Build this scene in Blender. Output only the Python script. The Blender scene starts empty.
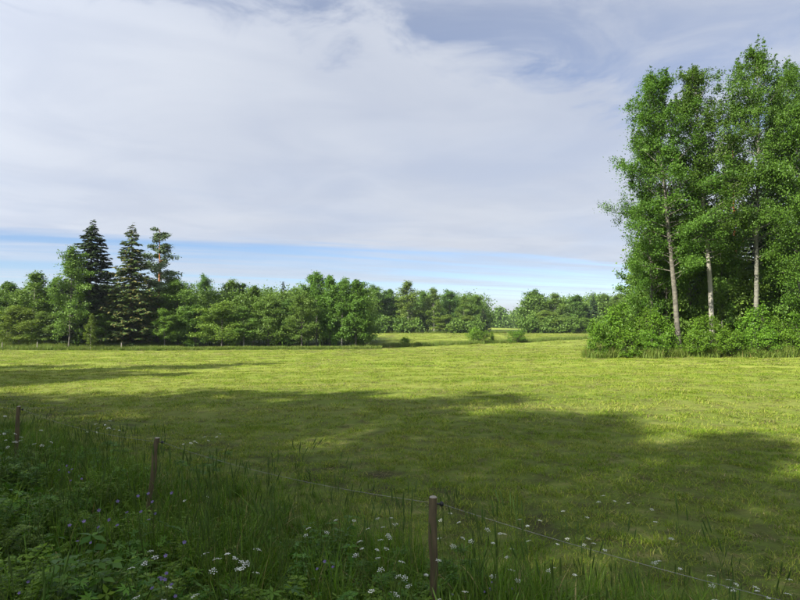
import bpy, math, random
import numpy as np
from math import radians, sin, cos, pi, tan

# ------------------------------------------------------------------ camera, sky, sun, exposure
SC = bpy.context.scene
COL = SC.collection
EYE = 2.2            # camera height above the field by the fence (it stands on the road bank)
F = 604.0            # focal length in pixels of the 800 px wide photograph
HZ = 322.0           # row of the horizon in the photograph

cam = bpy.data.cameras.new('camera'); cam_o = bpy.data.objects.new('camera', cam); COL.objects.link(cam_o)
cam.sensor_width = 36.0; cam.lens = 36.0 * F / 800.0
cam.clip_start = 0.05; cam.clip_end = 6000
cam_o.location = (0, 0, EYE)
cam_o.rotation_euler = (radians(90) + math.atan((HZ - 300) / F), 0, 0)
SC.camera = cam_o

SUN_EL = 36.0
LD = np.array([0.78, 0.62])              # ground direction in which shadows fall
LD = LD / np.linalg.norm(LD)
SKY_STRENGTH = 0.060
w = bpy.data.worlds.new('World'); SC.world = w; w.use_nodes = True

def build_sky():
    nt = w.node_tree; N = nt.nodes; L = nt.links; N.clear()
    def node(t, **k):
        n = N.new(t)
        for a, b in k.items(): setattr(n, a, b)
        return n
    def m(op, a, b=None, c=None, clamp=False):
        n = node('ShaderNodeMath', operation=op, use_clamp=clamp)
        for i, v in enumerate((a, b, c)):
            if v is None: continue
            if isinstance(v, (int, float)): n.inputs[i].default_value = v
            else: L.new(v, n.inputs[i])
        return n.outputs[0]
    def rng(v, a, b, c=0.0, d=1.0):
        n = node('ShaderNodeMapRange', interpolation_type='SMOOTHSTEP')
        L.new(v, n.inputs[0])
        for i, q in enumerate((a, b, c, d)): n.inputs[i + 1].default_value = q
        return n.outputs[0]
    def noise(vec, scale, detail=5, rough=0.55, dist=0.0):
        n = node('ShaderNodeTexNoise'); n.inputs['Scale'].default_value = scale
        n.inputs['Detail'].default_value = detail; n.inputs['Roughness'].default_value = rough
        n.inputs['Distortion'].default_value = dist
        L.new(vec, n.inputs['Vector']); return n.outputs['Fac']
    out = node('ShaderNodeOutputWorld'); bg = node('ShaderNodeBackground')
    bg.inputs['Strength'].default_value = SKY_STRENGTH
    sky = node('ShaderNodeTexSky', sky_type='NISHITA'); sky.sun_disc = False
    sky.sun_elevation = radians(SUN_EL)
    sky.sun_rotation = math.atan2(-LD[0], -LD[1])
    sky.altitude = 1200; sky.air_density = 1.0; sky.dust_density = 0.1; sky.ozone_density = 2.2
    tc = node('ShaderNodeTexCoord'); sep = node('ShaderNodeSeparateXYZ')
    L.new(tc.outputs['Generated'], sep.inputs[0])
    zz = m('ADD', m('MAXIMUM', sep.outputs['Z'], 0.0), 0.03)
    px = m('DIVIDE', sep.outputs['X'], zz); py = m('DIVIDE', sep.outputs['Y'], zz)
    # cloud-deck coordinates: u runs along the bands, v across them
    u = m('ADD', m('MULTIPLY', px, 0.915), m('MULTIPLY', py, 0.403))
    v = m('SUBTRACT', m('MULTIPLY', py, 0.915), m('MULTIPLY', px, 0.403))
    cb = node('ShaderNodeCombineXYZ'); L.new(u, cb.inputs[0]); L.new(v, cb.inputs[1])
    cs = node('ShaderNodeCombineXYZ'); L.new(m('MULTIPLY', u, 0.16), cs.inputs[0]); L.new(v, cs.inputs[1])
    n_big = noise(cb.outputs[0], 0.55, 4, 0.5, 0.4)
    n_mid = noise(cb.outputs[0], 1.15, 6, 0.55, 0.9)
    n_fine = noise(cb.outputs[0], 2.2, 6, 0.6, 0.8)
    n_str = noise(cs.outputs[0], 0.9, 6, 0.6, 0.6)
    vv = m('ADD', v, m('ADD', m('MULTIPLY', m('SUBTRACT', n_fine, 0.5), 1.7), m('MULTIPLY', m('SUBTRACT', n_big, 0.5), 1.2)))
    # the main sheet of high cloud lies between two long edges
    far_edge = rng(m('ADD', v, m('MULTIPLY', m('SUBTRACT', n_str, 0.5), 2.6)), 5.6, 6.3, 1.0, 0.0)
    near_edge = rng(vv, 1.2, 2.0)
    sheet = m('MULTIPLY', far_edge, near_edge)
    sheet = m('MULTIPLY', sheet, rng(n_big, 0.1, 0.75, 0.74, 0.98))
    # thin streaks outside the sheet
    streak = m('MULTIPLY', rng(n_str, 0.38, 0.66), 0.72)
    wisps = m('MULTIPLY_ADD', rng(n_fine, 0.3, 0.7), 0.38, 0.52)
    outside = m('MULTIPLY', streak, rng(v, 4.0, 6.5))
    overhead = m('MULTIPLY', wisps, rng(v, 3.0, 1.0))
    # distant bank of cloud low on the horizon
    bank = m('MULTIPLY', rng(v, 8.5, 17.0), m('MULTIPLY_ADD', n_str, 0.2, 0.82))
    cov = m('MAXIMUM', m('MAXIMUM', sheet, outside), m('MAXIMUM', overhead, bank))
    mix = node('ShaderNodeMix', data_type='RGBA'); L.new(cov, mix.inputs['Factor'])
    gr = node('ShaderNodeMix', data_type='RGBA', blend_type='MULTIPLY'); gr.inputs['Factor'].default_value = 1.0
    L.new(sky.outputs[0], gr.inputs['A']); gr.inputs['B'].default_value = (0.70, 0.73, 0.84, 1)
    L.new(gr.outputs['Result'], mix.inputs['A'])
    cc = node('ShaderNodeMix', data_type='RGBA')
    L.new(rng(m('MULTIPLY_ADD', n_mid, 0.6, m('MULTIPLY', n_big, 0.4)), 0.36, 0.64), cc.inputs['Factor'])
    cc.inputs['A'].default_value = (3.85, 4.15, 4.78, 1); cc.inputs['B'].default_value = (4.35, 4.62, 5.14, 1)
    # thin cloud scatters sunlight forward: it is brighter the nearer it stands to the sun
    dt = node('ShaderNodeVectorMath', operation='DOT_PRODUCT'); L.new(tc.outputs['Generated'], dt.inputs[0])
    ce, se = cos(radians(SUN_EL)), sin(radians(SUN_EL)); dt.inputs[1].default_value = (-LD[0] * ce, -LD[1] * ce, se)
    ph = m('MULTIPLY_ADD', m('POWER', m('MULTIPLY_ADD', dt.outputs['Value'], 0.5, 0.5, clamp=True), 5.0), 3.6, 0.90)
    cm = node('ShaderNodeVectorMath', operation='SCALE'); L.new(cc.outputs['Result'], cm.inputs[0]); L.new(ph, cm.inputs['Scale'])
    L.new(cm.outputs[0], mix.inputs['B'])
    L.new(mix.outputs['Result'], bg.inputs['Color']); L.new(bg.outputs[0], out.inputs[0])
build_sky()

sun = bpy.data.lights.new('sun', 'SUN'); sun_o = bpy.data.objects.new('sun', sun); COL.objects.link(sun_o)
sun.energy = 5.0; sun.angle = radians(0.53); sun.color = (1.0, 0.95, 0.86)
from mathutils import Vector
sun_dir = Vector((LD[0] * cos(radians(SUN_EL)), LD[1] * cos(radians(SUN_EL)), -sin(radians(SUN_EL))))
sun_o.rotation_euler = sun_dir.to_track_quat('-Z', 'Y').to_euler()
sun_o.location = (-40, -30, 60)

SC.view_settings.view_transform = 'Standard'; SC.view_settings.look = 'None'
SC.view_settings.exposure = 1.52; SC.view_settings.gamma = 1.0; SC.view_settings.use_curve_mapping = False
SC.render.engine = 'CYCLES'
cy = SC.cycles
cy.max_bounces = 6; cy.diffuse_bounces = 3; cy.glossy_bounces = 2; cy.transmission_bounces = 3; cy.transparent_max_bounces = 4
cy.use_denoising = True; cy.denoiser = 'OPENIMAGEDENOISE'; cy.denoising_input_passes = 'RGB_ALBEDO_NORMAL'; cy.denoising_prefilter = 'ACCURATE'; cy.caustics_reflective = False; cy.caustics_refractive = False
cy.sample_clamp_indirect = 4.0

# ------------------------------------------------------------------ helpers
def tag(o, label=None, cat=None, group=None, kind=None):
    if label: o['label'] = label
    if cat: o['category'] = cat
    if group: o['group'] = group
    if kind: o['kind'] = kind
    return o

def mesh(name, V, faces, mats=(), mi=None, tint=None, smooth=False):
    """V (n,3); faces: list of int arrays (k, 3 or 4); mi: material index per face list; tint: per-face float"""
    me = bpy.data.meshes.new(name)
    V = np.asarray(V, dtype=np.float32)
    faces = [np.asarray(f, dtype=np.int32) for f in faces if len(f)]
    nl = sum(f.size for f in faces); nf = sum(len(f) for f in faces)
    me.vertices.add(len(V)); me.vertices.foreach_set('co', V.ravel())
    me.loops.add(nl); me.loops.foreach_set('vertex_index', np.concatenate([f.ravel() for f in faces]))
    me.polygons.add(nf)
    sizes = np.concatenate([np.full(len(f), f.shape[1], dtype=np.int32) for f in faces])
    starts = np.concatenate([[0], np.cumsum(sizes)[:-1]]).astype(np.int32)
    me.polygons.foreach_set('loop_start', starts)
    if mi is not None:
        me.polygons.foreach_set('material_index', np.concatenate([np.full(len(f), k, dtype=np.int32) for f, k in zip(faces, mi)]))
    if smooth: me.polygons.foreach_set('use_smooth', np.ones(nf, dtype=bool))
    for m_ in mats: me.materials.append(m_)
    if tint is not None:
        a = me.attributes.new('tint', 'FLOAT', 'FACE'); a.data.foreach_set('value', np.asarray(tint, dtype=np.float32))
    me.update(calc_edges=True)
    return me

def obj(name, data, parent=None, loc=(0, 0, 0), rot=(0, 0, 0), scale=(1, 1, 1)):
    o = bpy.data.objects.new(name, data); COL.objects.link(o)
    o.location = loc; o.rotation_euler = rot; o.scale = scale
    if parent is not None: o.parent = parent
    return o

class Geo:
    """collects vertices and faces of tubes, leaves and so on"""
    def __init__(s): s.V = []; s.F3 = []; s.F4 = []; s.n = 0; s.t3 = []; s.t4 = []
    def add(s, V, F, tint=0.5):
        V = np.asarray(V, float); F = np.asarray(F, int)
        t = np.broadcast_to(np.asarray(tint, float), (len(F),))
        (s.F3 if F.shape[1] == 3 else s.F4).append(F + s.n); (s.t3 if F.shape[1] == 3 else s.t4).append(t)
        s.V.append(V); s.n += len(V)
    def add2(s, V, F3, F4, t3=0.5, t4=0.5):
        V = np.asarray(V, float); F3 = np.asarray(F3, int); F4 = np.asarray(F4, int)
        s.F3.append(F3 + s.n); s.F4.append(F4 + s.n)
        s.t3.append(np.broadcast_to(np.asarray(t3, float), (len(F3),))); s.t4.append(np.broadcast_to(np.asarray(t4, float), (len(F4),)))
        s.V.append(V); s.n += len(V)
    def tube(s, P, R, sides=6, cap=True, tint=0.5):
        P = np.asarray(P, float); R = np.asarray(R, float); n = len(P)
        T = np.gradient(P, axis=0); T /= np.linalg.norm(T, axis=1)[:, None] + 1e-9
        ref = np.array([0, 0, 1.0]) if abs(T[0, 2]) < 0.9 else np.array([1.0, 0, 0])
        A = np.cross(T, ref); A /= np.linalg.norm(A, axis=1)[:, None] + 1e-9
        B = np.cross(T, A)
        a = np.arange(sides) * 2 * pi / sides
        V = (P[:, None] + R[:, None, None] * (np.cos(a)[None, :, None] * A[:, None] + np.sin(a)[None, :, None] * B[:, None])).reshape(-1, 3)
        i = np.arange(n - 1)[:, None] * sides; k = np.arange(sides)[None]; k2 = (k + 1) % sides
        Q = np.stack([i + k, i + k2, i + sides + k2, i + sides + k], -1).reshape(-1, 4)
        s.add(V, Q, tint)
        if cap:
            c = np.vstack([V[-sides:], P[-1:]])
            s.add(c, [[q, (q + 1) % sides, sides] for q in range(sides)], tint)
    def build(s, name, mats, smooth=False):
        f = []; t = []
        if s.F3: f.append(np.concatenate(s.F3)); t.append(np.concatenate(s.t3))
        if s.F4: f.append(np.concatenate(s.F4)); t.append(np.concatenate(s.t4))
        return mesh(name, np.concatenate(s.V), f, mats, tint=np.concatenate(t), smooth=smooth)

def unit(v): return v / (np.linalg.norm(v, axis=-1, keepdims=True) + 1e-9)

def leaf_quads(g, C, Nrm, D, Ls, Ws, tint):
    """rhombic leaves: C base points, D direction, Nrm rough normal"""
    D = unit(D); S = unit(np.cross(D, Nrm)); Nn = np.cross(S, D)
    n = len(C); Ls = np.broadcast_to(Ls, (n,))[:, None]; Ws = np.broadcast_to(Ws, (n,))[:, None]
    a = C; b = C + D * Ls * 0.45 + S * Ws * 0.5 + Nn * Ws * 0.12; c = C + D * Ls; d = C + D * Ls * 0.45 - S * Ws * 0.5 + Nn * Ws * 0.12
    V = np.stack([a, b, c, d], 1).reshape(-1, 3)
    g.add(V, np.arange(4 * n).reshape(-1, 4), tint)

# value noise in the plane, for ground relief and scatter
_rs = np.random.RandomState(7); _tab = _rs.rand(256, 256)
def vnoise(x, y):
    xi = np.floor(x).astype(int); yi = np.floor(y).astype(int); fx = x - xi; fy = y - yi
    fx = fx * fx * (3 - 2 * fx); fy = fy * fy * (3 - 2 * fy)
    t = lambda i, j: _tab[i & 255, j & 255]
    return (t(xi, yi) * (1 - fx) + t(xi + 1, yi) * fx) * (1 - fy) + (t(xi, yi + 1) * (1 - fx) + t(xi + 1, yi + 1) * fx) * fy
def sstep(a, b, x):
    t = np.clip((x - a) / (b - a), 0, 1); return t * t * (3 - 2 * t)

# ------------------------------------------------------------------ terrain
FA = np.array([0.23, 4.24]); FD = np.array([-0.775, 0.632]); FN = np.array([-0.632, -0.775])   # fence line, normal towards the road
_yy = np.arange(-100, 3000, 1.0)
_zz = np.interp(_yy, [-100, 0, 12, 25, 42, 70, 95, 115, 143, 200, 300, 600, 3000], [0, 0, 0, -0.08, -0.35, -1.25, -2.05, -2.02, -1.65, -1.44, -1.5, -3.5, -8])
_zz = np.convolve(np.pad(_zz, 6, mode='edge'), np.ones(13) / 13, mode='valid')
def fence_s(x, y): return (x - FA[0]) * FN[0] + (y - FA[1]) * FN[1]
def ground(x, y):
    x = np.asarray(x, float); y = np.asarray(y, float)
    z = np.interp(y, _yy, _zz)
    z = z + np.clip(x, -35, 35) * 0.010 * sstep(12, 45, y) * (1 - sstep(70, 100, y))
    s = fence_s(x, y)
    z = z + 0.72 * sstep(0.9, 3.3, s) * (1 - sstep(40, 60, np.hypot(x, y)))          # road bank
    z = z + 1.7 * sstep(88, 104, y) * sstep(-36, -48, x) * (1 - sstep(150, 220, y))    # rough bank under the left wood
    d = np.hypot(x, y)
    z = z + (vnoise(x * 0.9, y * 0.9) - .5) * 0.07 + (vnoise(x * 0.21 + 9, y * 0.21) - .5) * 0.16 * sstep(6, 25, d)
    z = z + (vnoise(x * 0.02 + 3, y * 0.02) - .5) * 3.0 * sstep(230, 500, d)
    return z

def P(px, D):
    x = (px - 400) / F * D
    return np.array([x, D, float(ground(x, D))])

# ------------------------------------------------------------------ materials
def mat(name):
    m_ = bpy.data.materials.new(name); m_.use_nodes = True
    nt = m_.node_tree
    for n in list(nt.nodes):
        if n.type not in ('OUTPUT_MATERIAL', 'BSDF_PRINCIPLED'): nt.nodes.remove(n)
    b = next(n for n in nt.nodes if n.type == 'BSDF_PRINCIPLED'); o = next(n for n in nt.nodes if n.type == 'OUTPUT_MATERIAL')
    return m_, nt, b, o
def nd(nt, t, ins=None, **k):
    n = nt.nodes.new(t)
    for a, b in k.items(): setattr(n, a, b)
    for a, b in (ins or {}).items():
        if hasattr(b, 'is_output') or b.__class__.__name__.startswith('NodeSocket'): nt.links.new(b, n.inputs[a])
        else: n.inputs[a].default_value = b
    return n
def ramp(nt, fac, stops):
    n = nt.nodes.new('ShaderNodeValToRGB'); nt.links.new(fac, n.inputs[0]); e = n.color_ramp.elements
    while len(e) < len(stops): e.new(0.5)
    for q, (p, c) in zip(e, stops): q.position = p; q.color = (*c, 1)
    return n.outputs[0]
def mixc(nt, fac, a, b, mode='MIX'):
    n = nt.nodes.new('ShaderNodeMix'); n.data_type = 'RGBA'; n.blend_type = mode
    for key, v in (('Factor', fac), ('A', a), ('B', b)):
        if isinstance(v, (int, float)): n.inputs[key].default_value = v
        elif isinstance(v, tuple): n.inputs[key].default_value = (*v[:3], 1)
        else: nt.links.new(v, n.inputs[key])
    return n.outputs['Result']

def leaf_mat(name, dark, light, trans=0.35, rough=0.55, old=None, spec=0.10):
    m_, nt, b, o = mat(name)
    at = nd(nt, 'ShaderNodeAttribute', attribute_name='tint')
    oi = nd(nt, 'ShaderNodeObjectInfo')
    stops = [(0.0, dark), (0.9, light)] + ([(1.0, old)] if old else [])
    c = ramp(nt, at.outputs['Fac'], stops)
    c = mixc(nt, 1.0, c, oi.outputs['Color'], 'MULTIPLY')
    hsv = nd(nt, 'ShaderNodeHueSaturation', {'Color': c})
    mr = nd(nt, 'ShaderNodeMapRange', {'Value': oi.outputs['Random'], 'To Min': 0.494, 'To Max': 0.508}); nt.links.new(mr.outputs[0], hsv.inputs['Hue'])
    mv = nd(nt, 'ShaderNodeMapRange', {'Value': oi.outputs['Random'], 'To Min': 0.88, 'To Max': 1.12}); nt.links.new(mv.outputs[0], hsv.inputs['Value'])
    c = hsv.outputs[0]
    nt.links.new(c, b.inputs['Base Color']); b.inputs['Roughness'].default_value = rough
    b.inputs['Specular IOR Level'].default_value = spec
    tr = nd(nt, 'ShaderNodeBsdfTranslucent'); nt.links.new(mixc(nt, 1.0, c, (1.05, 1.15, 0.45), 'MULTIPLY'), tr.inputs[0])
    mx = nd(nt, 'ShaderNodeMixShader', {'Fac': trans}); nt.links.new(b.outputs[0], mx.inputs[1]); nt.links.new(tr.outputs[0], mx.inputs[2])
    nt.links.new(mx.outputs[0], o.inputs[0]); return m_

def bark_mat(name, base, marks, amount=0.5, scale=(3, 3, 14), zmix=None):
    m_, nt, b, o = mat(name)
    tc = nd(nt, 'ShaderNodeTexCoord')
    mp = nd(nt, 'ShaderNodeMapping', {'Vector': tc.outputs['Object'], 'Scale': scale})
    n1 = nd(nt, 'ShaderNodeTexNoise', {'Vector': mp.outputs[0], 'Scale': 1.0, 'Detail': 4.0, 'Roughness': 0.65})
    c = ramp(nt, n1.outputs['Fac'], [(max(0.02, amount - 0.10), marks), (amount + 0.06, base)])
    n2 = nd(nt, 'ShaderNodeTexNoise', {'Vector': tc.outputs['Object'], 'Scale': 0.8, 'Detail': 3.0})
    c = mixc(nt, n2.outputs['Fac'], c, tuple(q * 0.6 for q in base))
    if zmix:
        sp = nd(nt, 'ShaderNodeSeparateXYZ', {'Vector': tc.outputs['Object']})
        mr = nd(nt, 'ShaderNodeMapRange', {'Value': sp.outputs['Z'], 'From Min': zmix[0], 'From Max': zmix[1]})
        c = mixc(nt, mr.outputs[0], c, zmix[2])
    nt.links.new(c, b.inputs['Base Color']); b.inputs['Roughness'].default_value = 0.9
    bp = nd(nt, 'ShaderNodeBump', {'Height': n1.outputs['Fac'], 'Strength': 0.5, 'Distance': 0.03}); nt.links.new(bp.outputs[0], b.inputs['Normal'])
    return m_

def field_colour(nt):
    """colour of the mown grass, from the place on the field: patches, swaths, dry bits"""
    ge = nd(nt, 'ShaderNodeNewGeometry')
    pos = ge.outputs['Position']
    n1 = nd(nt, 'ShaderNodeTexNoise', {'Vector': pos, 'Scale': 0.16, 'Detail': 5.0, 'Roughness': 0.6})
    n2 = nd(nt, 'ShaderNodeTexNoise', {'Vector': pos, 'Scale': 1.3, 'Detail': 4.0, 'Roughness': 0.65})
    mp = nd(nt, 'ShaderNodeMapping', {'Vector': pos, 'Rotation': (0, 0, radians(-12)), 'Scale': (0.035, 0.8, 0.2)})
    n3 = nd(nt, 'ShaderNodeTexNoise', {'Vector': mp.outputs[0], 'Scale': 1.0, 'Detail': 4.0, 'Roughness': 0.6, 'Distortion': 0.3})
    c = ramp(nt, n1.outputs['Fac'], [(0.3, (0.114, 0.172, 0.014)), (0.5, (0.144, 0.198, 0.020)), (0.72, (0.180, 0.220, 0.030))])
    f3 = nd(nt, 'ShaderNodeMapRange', {'Value': n3.outputs['Fac'], 'From Min': 0.42, 'From Max': 0.66, 'To Max': 0.75})
    c = mixc(nt, f3.outputs[0], c, (0.236, 0.252, 0.052))
    f2 = nd(nt, 'ShaderNodeMapRange', {'Value': n2.outputs['Fac'], 'From Min': 0.55, 'From Max': 0.78, 'To Max': 0.55})
    c = mixc(nt, f2.outputs[0], c, (0.185, 0.165, 0.032))
    mw = nd(nt, 'ShaderNodeMapping', {'Vector': pos, 'Rotation': (0, 0, radians(-9))})
    wv = nd(nt, 'ShaderNodeTexWave', {'Vector': mw.outputs[0], 'Scale': 0.11, 'Distortion': 1.2, 'Detail': 3.0, 'Detail Scale': 0.6}, bands_direction='Y')
    c = mixc(nt, nd(nt, 'ShaderNodeMapRange', {'Value': wv.outputs['Fac'], 'To Max': 0.22}).outputs[0], c, (0.262, 0.276, 0.062))
    return c, n2, pos

def make_ground_mat():
    m_, nt, b, o = mat('field_ground')
    c, n2, pos = field_colour(nt)
    at = nd(nt, 'ShaderNodeAttribute', attribute_name='cover')      # 0 mown field, 1 rough grass and woodland floor
    nf = nd(nt, 'ShaderNodeTexNoise', {'Vector': pos, 'Scale': 9.0, 'Detail': 5.0, 'Roughness': 0.7})
    nf2 = nd(nt, 'ShaderNodeTexNoise', {'Vector': pos, 'Scale': 2.2, 'Detail': 4.0, 'Roughness': 0.6})
    c = mixc(nt, nd(nt, 'ShaderNodeMapRange', {'Value': nf.outputs['Fac'], 'From Min': 0.35, 'From Max': 0.7, 'To Max': 0.55}).outputs[0], c, (0.075, 0.085, 0.012))
    near = nd(nt, 'ShaderNodeAttribute', attribute_name='thatch')    # soil and thatch between the stubble
    soil = ramp(nt, nf2.outputs['Fac'], [(0.34, (0.034, 0.032, 0.012)), (0.55, (0.062, 0.086, 0.014)), (0.75, (0.130, 0.115, 0.042))])
    c = mixc(nt, near.outputs['Fac'], c, soil)
    rough_c = ramp(nt, nf2.outputs['Fac'], [(0.3, (0.020, 0.030, 0.008)), (0.6, (0.045, 0.070, 0.014)), (0.8, (0.075, 0.075, 0.025))])
    c = mixc(nt, at.outputs['Fac'], c, rough_c)
    nt.links.new(c, b.inputs['Base Color']); b.inputs['Roughness'].default_value = 0.95; b.inputs['Specular IOR Level'].default_value = 0.1
    bp = nd(nt, 'ShaderNodeBump', {'Height': nf.outputs['Fac'], 'Strength': 0.6, 'Distance': 0.05}); nt.links.new(bp.outputs[0], b.inputs['Normal'])
    return m_

def make_field_grass_mat():
    m_, nt, b, o = mat('mown_grass')
    c, n2, pos = field_colour(nt)
    at = nd(nt, 'ShaderNodeAttribute', attribute_name='tint')
    c = mixc(nt, 1.0, c, ramp(nt, at.outputs['Fac'], [(0.0, (0.55, 0.72, 0.5)), (0.6, (1.0, 1.1, 0.8)), (0.85, (1.25, 1.1, 1.1)), (1.0, (1.6, 1.3, 2.2))]), 'MULTIPLY')
    nt.links.new(c, b.inputs['Base Color']); b.inputs['Roughness'].default_value = 0.55; b.inputs['Specular IOR Level'].default_value = 0.04
    tr = nd(nt, 'ShaderNodeBsdfTranslucent'); nt.links.new(c, tr.inputs[0])
    mx = nd(nt, 'ShaderNodeMixShader', {'Fac': 0.3}); nt.links.new(b.outputs[0], mx.inputs[1]); nt.links.new(tr.outputs[0], mx.inputs[2])
    nt.links.new(mx.outputs[0], o.inputs[0]); return m_

def flat_mat(name, col, rough=0.7, noise=None, spec=0.3):
    m_, nt, b, o = mat(name)
    b.inputs['Base Color'].default_value = (*col, 1); b.inputs['Roughness'].default_value = rough; b.inputs['Specular IOR Level'].default_value = spec
    if noise:
        tc = nd(nt, 'ShaderNodeTexCoord'); mp = nd(nt, 'ShaderNodeMapping', {'Vector': tc.outputs['Object'], 'Scale': noise[1]})
        n1 = nd(nt, 'ShaderNodeTexNoise', {'Vector': mp.outputs[0], 'Scale': 1.0, 'Detail': 5.0, 'Roughness': 0.65})
        nt.links.new(ramp(nt, n1.outputs['Fac'], [(0.3, noise[0]), (0.65, col)]), b.inputs['Base Color'])
        bp = nd(nt, 'ShaderNodeBump', {'Height': n1.outputs['Fac'], 'Strength': 0.5, 'Distance': 0.004}); nt.links.new(bp.outputs[0], b.inputs['Normal'])
    return m_

M = {}
M['ground'] = make_ground_mat()
M['mown'] = make_field_grass_mat()
M['litter'] = leaf_mat('dry_litter', (0.050, 0.052, 0.014), (0.120, 0.112, 0.034), 0.15, 0.8, (0.24, 0.20, 0.10), 0.1)
M['meadow'] = leaf_mat('meadow_grass', (0.052, 0.108, 0.010), (0.120, 0.200, 0.020), 0.35, 0.45, (0.26, 0.21, 0.09))
M['rough'] = leaf_mat('rough_grass', (0.075, 0.115, 0.018), (0.150, 0.200, 0.036), 0.3, 0.5, (0.25, 0.21, 0.08))
M['herb'] = leaf_mat('herb_leaf', (0.036, 0.094, 0.009), (0.098, 0.190, 0.020), 0.3, 0.4, (0.17, 0.18, 0.04))
M['herb_b'] = leaf_mat('bright_herb_leaf', (0.080, 0.150, 0.012), (0.175, 0.260, 0.026), 0.35, 0.4, (0.20, 0.22, 0.05))
M['aspen'] = leaf_mat('aspen_leaf', (0.038, 0.088, 0.011), (0.090, 0.160, 0.023), 0.35, 0.38)
M['leafy'] = leaf_mat('broadleaf_leaf', (0.058, 0.108, 0.017), (0.124, 0.190, 0.036), 0.3, 0.42)
M['bush'] = leaf_mat('bush_leaf', (0.052, 0.118, 0.010), (0.118, 0.208, 0.020), 0.35, 0.42)
M['spruce'] = leaf_mat('spruce_needle', (0.010, 0.024, 0.010), (0.030, 0.058, 0.021), 0.1, 0.6, (0.052, 0.048, 0.026), 0.2)
M['pine'] = leaf_mat('pine_needle', (0.045, 0.075, 0.035), (0.095, 0.140, 0.062), 0.1, 0.55, (0.10, 0.08, 0.04), 0.2)
M['bark_aspen'] = bark_mat('aspen_bark', (0.17, 0.165, 0.125), (0.04, 0.036, 0.03), 0.46, (2.5, 2.5, 7))
M['bark_mottled'] = bark_mat('mottled_bark', (0.15, 0.135, 0.10), (0.03, 0.026, 0.02), 0.52, (3, 3, 6))
M['bark_pale'] = bark_mat('pale_bark', (0.27, 0.25, 0.20), (0.06, 0.05, 0.04), 0.37, (2.0, 2.0, 9))
M['bark_dark'] = bark_mat('dark_bark', (0.10, 0.085, 0.065), (0.035, 0.03, 0.024), 0.5)
M['bark_pine'] = bark_mat('pine_bark', (0.10, 0.075, 0.055), (0.04, 0.03, 0.024), 0.48, (4, 4, 6), (5.0, 9.0, (0.36, 0.135, 0.045)))
M['post'] = flat_mat('weathered_post', (0.115, 0.086, 0.042), 0.85, ((0.045, 0.034, 0.018), (60, 60, 5)))
M['post_top'] = flat_mat('post_end_grain', (0.30, 0.27, 0.22), 0.9, ((0.14, 0.12, 0.09), (40, 40, 40)))
M['black'] = flat_mat('black_plastic', (0.012, 0.012, 0.013), 0.4)
M['wire'] = flat_mat('fence_cord', (0.20, 0.195, 0.17), 0.7, ((0.12, 0.12, 0.11), (30, 30, 30)))
M['white'] = flat_mat('umbel_petal', (0.44, 0.45, 0.37), 0.7)
M['purple'] = leaf_mat('cranesbill_petal', (0.11, 0.09, 0.20), (0.19, 0.15, 0.30), 0.3, 0.5)
M['stem'] = leaf_mat('herb_stem', (0.050, 0.085, 0.016), (0.105, 0.135, 0.034), 0.1, 0.5)

# ------------------------------------------------------------------ ground sheet
def build_ground():
    def axis(a, b, fine, n1, n2):
        t = np.linspace(0, 1, n2)[1:]
        core = np.arange(fine[0], fine[1] + 1e-6, fine[2])
        up = fine[1] + (b - fine[1]) * t ** 3 ; dn = fine[0] + (a - fine[0]) * t ** 3
        return np.concatenate([dn[::-1], core, up])
    xs = axis(-2500, 2500, (-16, 16, 0.4), 0, 90); ys = axis(-400, 2900, (-2, 30, 0.4), 0, 150)
    X, Y = np.meshgrid(xs, ys); Z = ground(X, Y)
    nx, ny = len(xs), len(ys); V = np.stack([X, Y, Z], -1).reshape(-1, 3)
    i = np.arange(ny - 1)[:, None] * nx + np.arange(nx - 1)[None]
    Q = np.stack([i, i + 1, i + nx + 1, i + nx], -1).reshape(-1, 4)
    me = mesh('field', V, [Q], [M['ground']], smooth=True)
    x, y = V[:, 0], V[:, 1]; s = fence_s(x, y); d = np.hypot(x, y)
    cov = sstep(-0.5, 0.5, s + (vnoise(x * .8, y * .8) - .5)) * (1 - sstep(60, 70, y))
    cov = np.maximum(cov, sstep(86, 92, y) * sstep(-4, -9, x - (y - 90) * .1) * (1 - sstep(150, 160, y)))        # left wood floor
    cov = np.maximum(cov, sstep(41, 43.5, y) * sstep(13.2, 14.4, x - .34 * (y - 41)) * (1 - sstep(80, 100, y)))                  # right grove floor
    cov = np.maximum(cov, sstep(198, 206, y) * sstep(330, 300, y))
    cov = np.maximum(cov, sstep(560, 700, y))
    a = me.attributes.new('cover', 'FLOAT', 'POINT'); a.data.foreach_set('value', cov.astype(np.float32))
    th = np.maximum((1 - sstep(8, 35, d)) * 0.85, sstep(-4.6, -3.2, s) * (1 - sstep(-2.4, -1.2, s)) * (1 - sstep(30, 50, d)))
    a = me.attributes.new('thatch', 'FLOAT', 'POINT'); a.data.foreach_set('value', th.astype(np.float32))
    tag(obj('field', me), 'mown hay field sloping gently away from the fence to the woods', 'field', kind='structure')
build_ground()

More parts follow.
